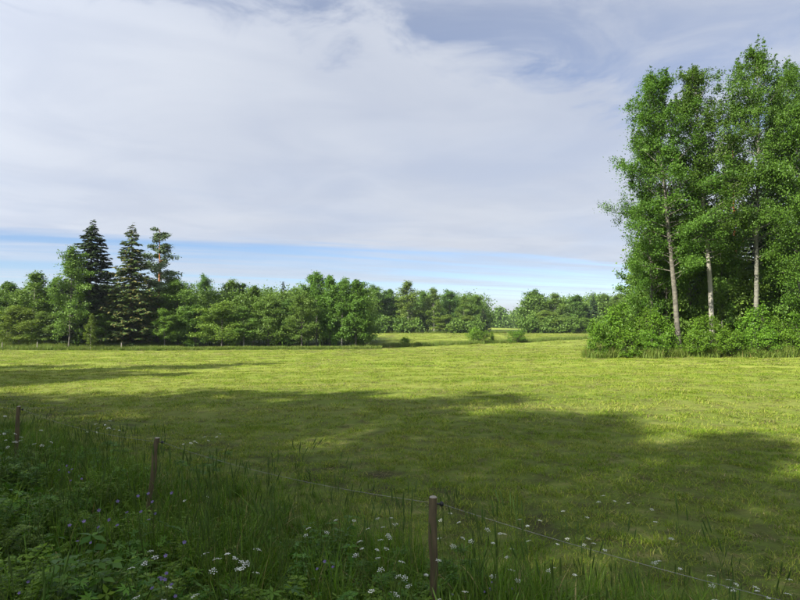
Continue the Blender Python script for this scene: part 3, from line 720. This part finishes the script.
plant_px('LEAFY', 2, 782, 268, 60, 45.0, 'low broad tree right of the tallest aspen trunk', G1, (.95, 1.0, .9))
plant_px('LEAFY', 1, 667, 212, 56, 45.5, 'young leafy tree behind the leaning mottled trunk, reaching half its height', G1, (.95, 1.0, .9))
plant_px('LEAFY', 3, 722, 246, 40, 44.5, 'slim young tree just right of the whitish trunk', G1, (1, 1.05, .9))
G2 = 'bushes along the foot of the right grove'
for k, px, yt, wp, D, lab in (
    (1, 612, 309, 50, 41.5, 'tall bright bush forming the left end of the hedge under the grove'),
    (2, 597, 325, 26, 40.5, 'low bush at the very left tip of the hedge'),
    (0, 640, 315, 46, 42.0, 'tall bush, second from the left end of the hedge'),
    (1, 664, 318, 40, 41.5, 'bush just left of the leaning mottled trunk'),
    (2, 626, 333, 40, 40.2, 'low front bush below the tall left-end bush'),
    (0, 654, 334, 38, 40.2, 'low front bush left of the foot of the mottled trunk'),
    (1, 697, 320, 38, 41.0, 'bush between the mottled trunk and the whitish trunk'),
    (2, 698, 334, 40, 40.0, 'low front bush right of the foot of the mottled trunk'),
    (0, 722, 322, 40, 40.8, 'bush in front of the foot of the whitish trunk'),
    (2, 730, 334, 42, 40.0, 'low front bush below the whitish trunk'),
    (1, 750, 311, 46, 41.0, 'tallest hedge bush, hiding the foot of the tallest aspen'),
    (2, 762, 333, 42, 40.0, 'low front bush below the tallest aspen'),
    (0, 776, 318, 42, 40.8, 'bush just right of the tallest aspen trunk'),
    (2, 791, 333, 40, 40.0, 'low front bush at the right edge of the picture'),
    (1, 803, 317, 44, 41.0, 'tall hedge bush cut by the right edge of the picture')):
    plant_px('BUSH', k, px, yt, wp, D, lab, G2, (1, 1, 1))

G3 = 'trees of the wood on the left'
Y_ = (1.18, 1.08, .9); B_ = (.8, .92, 1.05); N_ = (1, 1, 1); K_ = (.8, .85, .8)
for fam, k, px, yt, wp, D, lab, ti in (
    ('BIRCH', 0, 69, 249, 44, 91, 'tall slim birch with pale forked trunk in front of the dark spruce', (1.0, 1.0, 1)),
    ('SPRUCE', 0, 89, 221, 84, 97, 'dense dark spruce, tallest tree of the left wood', (1.7, 1.5, 1.1)),
    ('SPRUCE', 1, 132, 224, 68, 96, 'sparse brownish spruce with drooping branches beside the pine', (3.0, 2.4, 1.5)),
    ('PINE', 0, 157, 226, 56, 101, 'blue-green pine with bare orange trunk right of the brownish spruce', (1.35, 1.3, 1.3)),
    ('LEAFY', 1, 8, 283, 44, 103, 'broadleaf tree cut by the left edge of the picture', K_),
    ('BIRCH', 1, 33, 275, 46, 100, 'pale feathery birch near the left edge of the picture', (1.1, 1.08, 1.05)),
    ('LEAFY', 4, 54, 277, 32, 106, 'slender tree between the feathery birch and the dark spruce', B_),
    ('LEAFY', 2, 20, 309, 54, 95, 'low spreading tree below the feathery birch at far left', Y_),
    ('LEAFY', 2, 46, 314, 40, 95, 'low round tree left of the pale birch trunk', N_),
    ('BIRCH', 1, 91, 316, 14, 89, 'thin sapling standing before the dark spruce', Y_),
    ('LEAFY', 0, 106, 316, 30, 94, 'small dark tree in the gap between the two spruces', K_),
    ('LEAFY', 0, 178, 287, 48, 99, 'round-topped tree just right of the orange-trunked pine', N_),
    ('LEAFY', 3, 165, 312, 28, 95, 'small bright leafy tree below the orange-trunked pine', (1.1, 1.15, .9)),
    ('LEAFY', 1, 196, 306, 40, 97, 'dark tree filling the shaded gap right of the small bright tree', K_),
    ('LEAFY', 0, 205, 283, 22, 114, 'small dark crown poking up behind the wood, alone on the skyline', B_),
    ('LEAFY', 2, 222, 305, 50, 94, 'yellow-green rounded tree at the middle of the left wood', Y_),
    ('LEAFY', 3, 229, 285, 30, 110, 'thin-topped tree behind the yellow-green rounded tree', N_),
    ('LEAFY', 4, 242, 283, 26, 112, 'pointed tree right behind the thin-topped one', B_),
    ('LEAFY', 1, 254, 287, 36, 104, 'upright broadleaf tree in the middle rear of the left wood', N_),
    ('BIRCH', 1, 244, 309, 40, 95, 'pale green birch right of the yellow-green rounded tree', N_),
    ('LEAFY', 2, 268, 299, 42, 96, 'broad mid-green tree left of the aspen clump', N_),
    ('SPRUCE', 2, 283, 281, 22, 108, 'small spruce whose tip rises above the wood left of the aspen clump', N_),
    ('BIRCH', 0, 287, 301, 32, 97, 'slim grey-green birch below the small spruce tip', B_),
    ('LEAFY', 0, 302, 299, 34, 95, 'leafy tree with visible thin trunk at the left side of the aspen clump', N_),
    ('LEAFY', 3, 317, 278, 34, 99, 'left one of the tall trees of the clump at the wood corner', (.85, 1.0, .8)),
    ('LEAFY', 1, 330, 277, 32, 98, 'second tall tree of the clump at the wood corner', (.85, 1.0, .8)),
    ('LEAFY', 3, 342, 284, 30, 97, 'third tall tree of the clump at the wood corner', (.85, 1.0, .8)),
    ('LEAFY', 1, 356, 281, 36, 97, 'last tall tree of the clump, standing at the wood corner', (.85, 1.0, .8)),
    ('LEAFY', 2, 364, 312, 26, 98, 'low dark tree closing the corner of the left wood', K_)):
    plant_px(fam, k, px, yt, wp, D, lab, G3, ti)

G4 = 'trees of the wood beyond the ditch'
for fam, k, px, yt, wp, D, lab, ti in (
    ('LEAFY', 0, 375, 291, 30, 205, 'leftmost tree of the far wood, half behind the near clump', (.85, 1, .85)),
    ('LEAFY', 1, 390, 290, 24, 208, 'dark green tree left of the big pale dome in the far wood', (.85, 1, .85)),
    ('BIRCH', 1, 408, 284, 34, 203, 'big pale dome-shaped tree, highest of the far wood', (1.2, 1.12, 1.0)),
    ('LEAFY', 1, 423, 292, 22, 212, 'shaded dark tree right of the big pale dome', K_),
    ('BIRCH', 1, 434, 290, 24, 203, 'tapering light tree right of the shaded gap in the far wood', (1.1, 1.08, 1)),
    ('LEAFY', 0, 450, 295, 26, 209, 'grey-green round tree in the middle of the far wood', B_),
    ('BIRCH', 0, 463, 297, 20, 203, 'slim light tree right of the grey-green round one', (1.1, 1.08, 1)),
    ('LEAFY', 3, 475, 298, 20, 204, 'thin-topped tree near the right end of the far wood', N_),
    ('SPRUCE', 2, 483, 308, 16, 200, 'little conifer ending the far wood at the gap', (1.6, 1.3, 1.2)),
    ('LEAFY', 2, 446, 316, 26, 198, 'low bright tree before the grey-green round one', Y_),
    ('LEAFY', 2, 468, 317, 24, 198, 'low bright tree before the thin-topped one', Y_),
    ('LEAFY', 0, 533, 295, 30, 212, 'dark round-headed tree left in the wood beyond the gap', (.7, .82, .75)),
    ('LEAFY', 2, 546, 312, 36, 200, 'low light-green dome in front of the dark round-headed tree', Y_),
    ('BIRCH', 1, 556, 295, 28, 208, 'pale tree right of the dark round-headed tree', (1.1, 1.08, 1.05)),
    ('LEAFY', 1, 577, 296, 32, 206, 'broad grey-green tree in the wood beyond the gap', B_),
    ('SPRUCE', 2, 593, 293, 18, 204, 'dark conifer right of the broad grey-green tree', (1.5, 1.5, 1.4)),
    ('LEAFY', 3, 605, 297, 20, 212, 'tree between the conifer and the near grove', N_),
    ('LEAFY', 0, 620, 298, 26, 208, 'tree showing just left of the near grove in the distance', N_),
    ('LEAFY', 2, 566, 318, 26, 199, 'low shrubby tree below the pale tree beyond the gap', N_),
    ('LEAFY', 2, 583, 319, 26, 199, 'low shrubby tree below the broad grey-green tree', N_)):
    plant_px(fam, k, px, yt, wp * 1.02, D, lab, G4, ti)

G5 = 'shrubs standing along the ditch'
for k, px, yt, wp, D, lab, ti in (
    (2, 405, 338.5, 13, 106, 'small lone shrub on the ditch left of the others', Y_),
    (2, 480, 332, 28, 118, 'grey-green willow shrub, left one of the pair on the ditch', (.95, .95, 1.0)),
    (2, 474, 329.5, 20, 121, 'light shrub rising behind the left willow shrub', Y_),
    (2, 516, 332, 26, 122, 'wide rounded willow shrub, right one of the pair on the ditch', (.95, .95, 1.0)),
    (1, 492, 333, 8, 119, 'thin little shrub between the two willow shrubs', (1.1, 1, .9))):
    plant_px('BUSH', k, px, yt, wp, D, lab, G5, ti)

# woods that read as one mass: deeper rows behind the trees above
def woodland(name, label, spec, seed, nleaf=1400, leaf=.6):
    rs = np.random.RandomState(seed); g = Geo(); t = Geo()
    for (x, y, H, R) in spec:
        z0 = float(ground(x, y)); n = int(nleaf)
        nc = 34; u_ = rs.rand(nc) ** .8; a = rs.rand(nc) * 6.283
        rr = R * prof_oval(u_) * (0.45 + .6 * rs.rand(nc))
        cc = np.stack([x + rr * np.cos(a), y + rr * np.sin(a), z0 + H * (.12 + .86 * u_)], 1)
        wch = rs.randint(0, nc, n); C = cc[wch] + rs.randn(n, 3) * np.array([.24, .24, .2]) * R
        outw = unit(C - np.array([x, y, z0 + H * .5])); nrm = unit(rs.randn(n, 3) * .7 + outw * .6 + np.array([0, 0, .5]))
        ls = leaf * (.7 + .6 * rs.rand(n)); tn0 = rs.rand() * .35
        leaf_quads(g, C, nrm, rs.randn(n, 3), ls, ls * .8, np.clip(tn0 + rs.rand(n) * .5, 0, .9))
        g.tube(np.array([[x, y, z0 - .2], [x, y, z0 + H * .8]]), [.16, .05], 4, False, .0)
    o = obj(name, g.build(name, [M['leafy']])); tag(o, label, 'wood', kind='stuff'); return o
rs = np.random.RandomState(40)
sp = []
for i in range(110):
    y = 103 + 26 * rs.rand(); px = -60 + 425 * rs.rand(); x = (px - 400) / F * y
    H = (HZ - (288 + 12 * rs.rand())) * y / F + EYE - float(ground(x, y)); sp.append((x, y, H, 2.6 + rs.rand()))
woodland('left_woodland', 'mass of trees deeper in the wood on the left', sp, 41, 2300, .31)
sp = []
for i in range(95):
    y = 209 + 40 * rs.rand(); px = (355 + 128 * rs.rand()) if i % 2 else (530 + 150 * rs.rand()); x = (px - 400) / F * y
    H = (HZ - (293 + 11 * rs.rand())) * y / F + EYE - float(ground(x, y)); sp.append((x, y, H, 4 + 1.5 * rs.rand()))
for i in range(40):      # shrubby edge
    y = 196 + 6 * rs.rand(); px = (358 + 130 * rs.rand()) if i % 2 else (522 + 110 * rs.rand()); x = (px - 400) / F * y
    sp.append((x, y, 2.5 + 2.5 * rs.rand(), 1.8 + rs.rand()))
woodland('far_woodland', 'mass of trees deeper in the far wood beyond the ditch', sp, 42, 1500, .55)
sp = []
for i in range(60):
    y = 400 + 260 * rs.rand(); x = -500 + 1200 * rs.rand() if i > 30 else (480 + 50 * rs.rand() - 400) / F * y
    sp.append((x, y, 9 + 5 * rs.rand(), 5 + 2 * rs.rand()))
woodland('distant_woodland', 'distant bluish tree line closing the gap between the far woods', sp, 43, 600, 1.4)
sp = []
for i in range(26):
    y = 50 + 26 * rs.rand(); x = (650 + 170 * rs.rand() - 400) / F * y; sp.append((x, y, 7 + 7 * rs.rand(), 2.4))
woodland('grove_interior', 'mass of shaded trees deeper in the right grove', sp, 44, 1500, .34)

# trees on the road bank left of and behind the camera: their shade lies over the near field
G6 = 'roadside trees outside the picture that shade the near field'
LS = 1 / tan(radians(SUN_EL))
def shade_tree(k, tipx, tipy, H, R, rz, tint=N_):
    b = np.array([tipx, tipy]) - LD * (H - 2) * LS
    plant('HERO', k, (b[0], b[1], float(ground(b[0], b[1]))), H, R, 'tall roadside tree outside the picture whose shade falls across the near field', G6, tint, rz)
for k, tx, ty, H, R, rz in ((0, -9.5, 34.5, 18, 3.0, 0), (1, -17, 30.5, 17, 3.2, 2), (3, -24, 33, 16, 3.5, 1), (3, -20, 27, 15, 3.4, 2), (1, -13.5, 25.5, 15, 3.0, 4),
                            (2, 0.7, 16.2, 18, 3.1, 1), (0, -3.5, 16.0, 17, 3.2, 5), (1, -9, 17.5, 16, 3.2, 3),
                            (0, 3.5, 10.4, 18, 3.3, 2), (3, 0, 11.0, 15, 3.3, 4), (3, -6, 11.5, 14, 3.5, 2.5),
                            (2, 5.0, 6.0, 18, 3.5, 0.5), (1, -0.5, 6.2, 15, 3.3, 0), (0, 6.6, 2.4, 18, 3.2, 4), (3, 1.2, 10.9, 15, 3.0, 2), (3, -20, 22, 15, 3.3, 0), (3, -17.5, 23.5, 15, 3.2, 1)):
    shade_tree(k, tx, ty, H, R, rz)

# ------------------------------------------------------------------ wire fence by the road
def fence():
    e = bpy.data.objects.new('wire_fence', None); COL.objects.link(e)
    e.location = (FA[0], FA[1], 0); e.empty_display_size = .2
    tag(e, 'low wire fence on round weathered posts between road bank and field', 'fence')
    step = 3.85; tops = []
    tilts = {-1: (0, 0), 0: (0.0, .01), 1: (.09, .0), 2: (0.02, 0), 3: (.03, 0)}
    for k in (-1, 0, 1, 2, 3):
        q = FD * step * k; x, y = FA + q; z0 = float(ground(x, y)); top = 0.95
        rs = np.random.RandomState(k + 5); g = Geo(); n = 9
        tt = np.linspace(-.3, 1, n); tx, ty = tilts[k]
        path = np.stack([tx * tt * top + 0.004 * rs.randn(n), ty * tt * top + 0.004 * rs.randn(n), tt * top], 1)
        rad = 0.029 + 0.0015 * rs.randn(n); rad[-1] = .028; path[-1, 2] -= .002
        path = np.vstack([path]); g.tube(path, rad, 14, False, .5)
        p = obj('post', g.build('post', [M['post']], True), e, (q[0], q[1], z0))
        tp = path[-1]; gg = Geo(); a = np.arange(14) * 2 * pi / 14
        ring = np.stack([tp[0] + .028 * np.cos(a), tp[1] + .028 * np.sin(a), np.full(14, tp[2] - .0005)], 1)
        r2 = ring * 1; r2[:, :2] = tp[:2] + (ring[:, :2] - tp[:2]) * .75; r2[:, 2] = tp[2] + .006 + rs.randn(14) * .0015
        gg.add(np.vstack([ring, r2]), [[i, (i + 1) % 14, 14 + (i + 1) % 14, 14 + i] for i in range(14)])
        gg.add(np.vstack([r2, r2.mean(0)[None]]), [[i, (i + 1) % 14, 14] for i in range(14)])
        obj('post_top', gg.build('post_top', [M['post_top']]), p)
        ig = Geo(); pz = tp[2] - .045                                   # screw-in ring insulator on the right side
        ig.tube(np.array([[tp[0] + .025, tp[1], pz], [tp[0] + .050, tp[1] - .003, pz]]), [.006, .006], 6, True)
        b = np.array([tp[0] + .058, tp[1] - .004, pz])
        ig.tube(np.array([b + [-.012, 0, 0], b + [-.006, 0, 0], b + [.006, 0, 0], b + [.014, 0, 0]]), [.008, .017, .017, .010], 10, True)
        obj('insulator', ig.build('insulator', [M['black']], True), p)
        tops.append(np.array([q[0] + b[0], q[1] + b[1], z0 + b[2]]))
    for a, b in zip(tops[:-1], tops[1:]):
        t = np.linspace(0, 1, 17)[:, None]; path = a + (b - a) * t - np.array([0, 0, 1]) * 0.07 * 4 * t * (1 - t)
        g = Geo(); g.tube(path, np.full(17, .0014), 5, False); obj('wire', g.build('wire', [M['wire']], True), e)
fence()

# small posts of another fence at the foot of the left wood
def far_fence():
    e = bpy.data.objects.new('wood_edge_fence', None); COL.objects.link(e); b = P(40, 89); e.location = tuple(b)
    tag(e, 'row of small grey posts at the foot of the left wood', 'fence')
    for i, px in enumerate((3, 38, 122)):
        p = P(px, 89 + .3 * i); g = Geo(); g.tube(np.array([[0, 0, -.2], [0, 0, .6], [0.01, 0, 1.15]]), [.07, .065, .06], 7)
        obj('post', g.build('post', [M['post_top']]), e, tuple(p - b))
far_fence()

# ------------------------------------------------------------------ flowers one can count
def umbel(rs, c, r, axis, g):
    """one flat white flower head: rays carrying small domed clusters"""
    ax = unit(axis); e1 = unit(np.cross(ax, [0.3, 1, .1])); e2 = np.cross(ax, e1)
    n = 13; a = np.arange(n) * 2.4; q = r * np.sqrt((np.arange(n) + .3) / n)
    for i in range(n):
        p = c + e1 * q[i] * cos(a[i]) + e2 * q[i] * sin(a[i]) + ax * (0.012 - .25 * q[i] ** 2 / r + rs.randn() * .002)
        m_ = 7; b = np.arange(m_) * 2 * pi / m_ + rs.rand() * 3; rr = .0056 * (.8 + .5 * rs.rand())
        zig = np.where(np.arange(m_) % 2 == 0, 1.0, .62)
        ring = p + (e1 * (np.cos(b) * rr * zig)[:, None] + e2 * (np.sin(b) * rr * zig)[:, None]) + ax * (rs.randn(m_) * .001)[:, None]
        g.add(np.vstack([ring, (p + ax * .004)[None]]), [[k, (k + 1) % m_, m_] for k in range(m_)])
def parsley(seed):
    rs = np.random.RandomState(seed); H = 0.78; st = Geo(); heads = []
    main = np.array([[.03 * sin(2 * t), .02 * t * t, H * .62 * t - .02] for t in np.linspace(0, 1, 5)])
    st.tube(main, np.linspace(.0045, .003, 5), 4, False, .6)
    nh = 2 + seed % 2
    for i in range(nh):
        az = i * 2.3 + rs.rand(); out = .05 + .11 * rs.rand(); top = H * (.82 + .2 * rs.rand()); s0 = main[2 + (i % 3)] if i else main[-1]
        tip = np.array([main[-1][0] + out * cos(az), main[-1][1] + out * sin(az), top])
        st.tube(np.array([s0, (s0 + tip) / 2 + [.02 * cos(az), .02 * sin(az), -.02], tip]), [.0025, .002, .0015], 4, False, .6)
        r = .019 + .014 * rs.rand(); ax = np.array([.35 * cos(az), .35 * sin(az), 1.0]) + rs.randn(3) * .12
        for k in range(8):
            a = k * .785; q = tip + unit(np.cross(unit(ax), [cos(a), sin(a), .2])) * r * .7 + unit(ax) * .022
            st.tube(np.array([tip, q]), [.0008, .0006], 3, False, .7)
        h = Geo(); umbel(rs, np.zeros(3), r, ax, h); heads.append((h.build('flower_head', [M['white']]), tip + unit(ax) * .02))
    lf = Geo()
    for i in range(4):
        az = i * 1.6 + rs.rand(); z = H * (.12 + .13 * i); l = .2 * (1 - .12 * i)
        for k in range(7):
            t = .3 + .7 * k / 6; c = np.array([l * t * cos(az), l * t * sin(az), z + .1 * t - .08 * t * t])
            for sd in (-1, 0, 1):
                d = np.array([cos(az + sd), sin(az + sd), .05])[None] + rs.randn(4, 3) * .25
                leaf_quads(lf, np.repeat(c[None], 4, 0) + d * .02 * np.arange(4)[:, None], np.array([[0, 0, 1.0]]) + rs.randn(4, 3) * .2, d, .05, .018, rs.rand(4) * .8)
    return st.build('stem', [M['stem']]), heads, lf.build('leaf', [M['herb']])
PARS = [parsley(300 + i) for i in range(6)]
def put_parsley(px, py, D, label, k, group='cow parsley in flower along the fence'):
    """D: distance; the plant is scaled so that its flowers reach the row seen in the photograph"""
    x = (px - 400) / F * D; z0 = float(ground(x, D)); top = EYE - (py - HZ) / F * D - z0
    sc_ = float(np.clip(top / .76, .45, 1.5))
    e = bpy.data.objects.new('cow_parsley', None); COL.objects.link(e); e.empty_display_size = .1
    rr = _trs.random() * 6.283
    e.location = (x, D, z0); e.rotation_euler = (0, 0, rr); sw = max(.85, sc_); e.scale = (sw, sw, sc_)
    tag(e, label, 'wildflower', group)
    stm, heads, lf = PARS[k % 6]
    obj('stem', stm, e)
    if sc_ > .62: obj('foliage', lf, e)['kind'] = 'stuff'
    for hm, c in heads: obj('flower_head', hm, e, tuple(c))
ORD = ('first', 'second', 'third', 'fourth', 'fifth', 'sixth', 'seventh', 'eighth', 'ninth', 'tenth', 'eleventh', 'twelfth')
_cnt = {}
def nth_label(what, px, py):
    zones = ((lambda: px < 60 and py < 480, 'around the left fence post'), (lambda: px < 135 and py < 480, 'along the wire between the two left posts'),
             (lambda: px < 235 and py < 480, 'beyond the middle fence post'), (lambda: px < 120, 'among the dark herbs near the lower left corner'), (lambda: px < 260, 'on the bank below the middle fence post'),
             (lambda: px < 433 and py < 550, 'in the tall grass left of the nearest post'), (lambda: px < 433, 'low down left of the nearest post'),
             (lambda: px < 520, 'in the grass just right of the nearest post'), (lambda: px < 640, 'halfway between nearest post and right edge'), (lambda: True, 'along the wire towards the lower right corner'))
    z = next(t for f, t in zones if f()); k = _cnt.get((what, z), 0); _cnt[what, z] = k + 1
    return f'{ORD[k]} {what} from the left {z}'
SH = 'white cow parsley'
for i, (px, py, D, lab) in enumerate(sorted((
    (448, 511, 5.0, 'tall white cow parsley just right of the nearest fence post'), (466, 521, 4.8, None), (442, 536, 4.5, 'white cow parsley touching the right side of the nearest fence post'),
    (478, 534, 4.9, None), (496, 528, 5.2, None), (524, 519, 5.6, None), (546, 536, 5.1, None), (578, 540, 5.3, None), (592, 548, 5.1, None), (558, 563, 4.5, None),
    (512, 548, 4.8, None), (503, 566, 4.3, None), (606, 506, 6.4, 'lone white cow parsley standing farther out in the field'), (574, 517, 6.0, None), (632, 519, 6.2, 'low white cow parsley out in the stubble'),
    (666, 536, 5.4, 'cow parsley in the stubble just above the wire at right'), (662, 557, 4.7, None), (705, 573, 4.3, None), (728, 580, 4.2, None), (750, 585, 4.2, None), (768, 590, 4.1, None), (790, 586, 4.4, 'cow parsley at the right edge of the picture'),
    (720, 596, 3.9, None), (372, 528, 4.9, None), (390, 525, 5.1, None), (392, 516, 5.6, None), (378, 541, 4.6, None), (369, 545, 4.4, None), (389, 561, 4.1, None),
    (408, 566, 4.0, None), (424, 570, 3.9, 'white cow parsley touching the left side of the nearest fence post'), (382, 583, 3.7, None), (399, 594, 3.6, None), (454, 596, 3.8, None),
    (322, 526, 5.0, 'cow parsley beside an arching pale straw'), (347, 514, 5.6, None), (232, 546, 4.0, 'left one of the cow parsley heads over the dark herbs'), (242, 549, 3.9, 'right one of the cow parsley heads over the dark herbs'),
    (217, 556, 3.8, None), (215, 579, 3.5, None), (230, 597, 3.4, None), (246, 562, 3.8, None),
    (205, 437, 8.4, 'tall cow parsley rising above the grass right of the middle post'), (222, 432, 8.6, 'tallest cow parsley beyond the middle fence post'), (190, 441, 8.2, None),
    (91, 429, 8.6, 'cow parsley touching the wire between the two left posts'), (104, 422, 9.3, None), (110, 425, 9.2, None), (118, 426, 9.0, None),
    (30, 434, 8.2, 'cow parsley at the foot of the left post'), (15, 437, 8.0, None), (10, 441, 7.8, None), (39, 442, 7.7, None), (4, 412, 9.6, 'cow parsley at the left edge of the picture'), (8, 432, 8.4, None),
    (198, 496, 5.8, None), (138, 558, 3.7, None), (157, 548, 3.9, None), (149, 592, 3.3, None)), key=lambda q: q[0])):
    put_parsley(px, py, D, lab or nth_label(SH, px, py), i)

def cranesbill(seed):
    rs = np.random.RandomState(seed); st = Geo(); fl = []
    for i in range(3):
        az = rs.rand() * 6.283; out = .13 * rs.rand(); h = .42 + .16 * rs.rand()
        tip = np.array([out * cos(az), out * sin(az), h]); st.tube(np.array([[0, 0, -.02], [tip[0] * .4, tip[1] * .4, h * .55], tip]), [.0025, .002, .0012], 4, False, .5)
        f = Geo(); ax = unit(np.array([rs.randn() * .3, -.7 + rs.randn() * .3, .8])); e1 = unit(np.cross(ax, [1, .2, .1])); e2 = np.cross(ax, e1)
        for k in range(5):
            a = k * 1.2566; d = e1 * cos(a) + e2 * sin(a) + ax * .35
            leaf_quads(f, np.zeros((1, 3)), ax[None], d[None],   .012, .011, .3 + .5 * rs.rand())
        fl.append((f.build('flower', [M['purple']]), tip))
    return st.build('stem', [M['stem']]), fl, herb_palmate(seed + 1, .42).build('leaf', [M['herb']])
CRN = [cranesbill(400 + 3 * i) for i in range(4)]
SG = 'purple cranesbill'
for i, (px, py, D, lab) in enumerate(sorted((
    (64, 466, 6.4, 'bright purple cranesbill standing in the light green grass at left'), (76, 473, 6.2, None), (146, 500, 5.0, 'dense patch of purple cranesbill below the middle fence post'), (160, 503, 4.9, None), (136, 501, 5.0, None),
    (105, 521, 4.4, 'purple cranesbill left of the dark herb patch'), (92, 524, 4.3, None), (80, 530, 4.2, None), (174, 558, 3.7, None), (172, 583, 3.4, None), (160, 580, 3.4, None), (161, 598, 3.2, None),
    (28, 592, 3.1, 'purple cranesbill in the lower left corner'), (458, 590, 4.0, None), (486, 592, 4.0, 'purple cranesbill patch right of the nearest fence post'), (490, 588, 4.1, None), (505, 586, 4.1, None), (322, 562, 4.0, None)), key=lambda q: q[0])):
    x = (px - 400) / F * D; z0 = float(ground(x, D)); top = EYE - (py - HZ) / F * D - z0; sc_ = float(np.clip(top / .52, .5, 1.4))
    e = bpy.data.objects.new('cranesbill', None); COL.objects.link(e); e.empty_display_size = .1
    e.location = (x, D, z0); e.rotation_euler = (0, 0, (_trs.random() - .5) * 1.2); e.scale = (sc_, sc_, sc_); tag(e, lab or nth_label(SG, px, py), 'wildflower', 'purple cranesbill on the road bank')
    stm, fl, lf = CRN[i % 4]; obj('stem', stm, e); obj('foliage', lf, e)['kind'] = 'stuff'
    for fm, c in fl: obj('flower', fm, e, tuple(c))

# ------------------------------------------------------------------ the air over the field
def haze(density):
    x0, x1, y0, y1, z0, z1 = -2600, 2600, -450, 3000, -14, 32
    V = [(x, y, z) for z in (z0, z1) for y in (y0, y1) for x in (x0, x1)]
    Q = [[0, 2, 3, 1], [4, 5, 7, 6], [0, 1, 5, 4], [2, 6, 7, 3], [0, 4, 6, 2], [1, 3, 7, 5]]
    m_ = bpy.data.materials.new('haze'); m_.use_nodes = True; nt = m_.node_tree; nt.nodes.clear()
    o_ = nt.nodes.new('ShaderNodeOutputMaterial'); v_ = nt.nodes.new('ShaderNodeVolumePrincipled')
    v_.inputs['Color'].default_value = (0.80, 0.88, 1.0, 1); v_.inputs['Density'].default_value = density; v_.inputs['Anisotropy'].default_value = 0.2
    nt.links.new(v_.outputs[0], o_.inputs['Volume'])
    tag(obj('haze', mesh('haze', np.array(V, float), [np.array(Q)], [m_])), 'thin pale summer haze in the air over field and woods', 'haze', kind='stuff')
haze(0.0001)
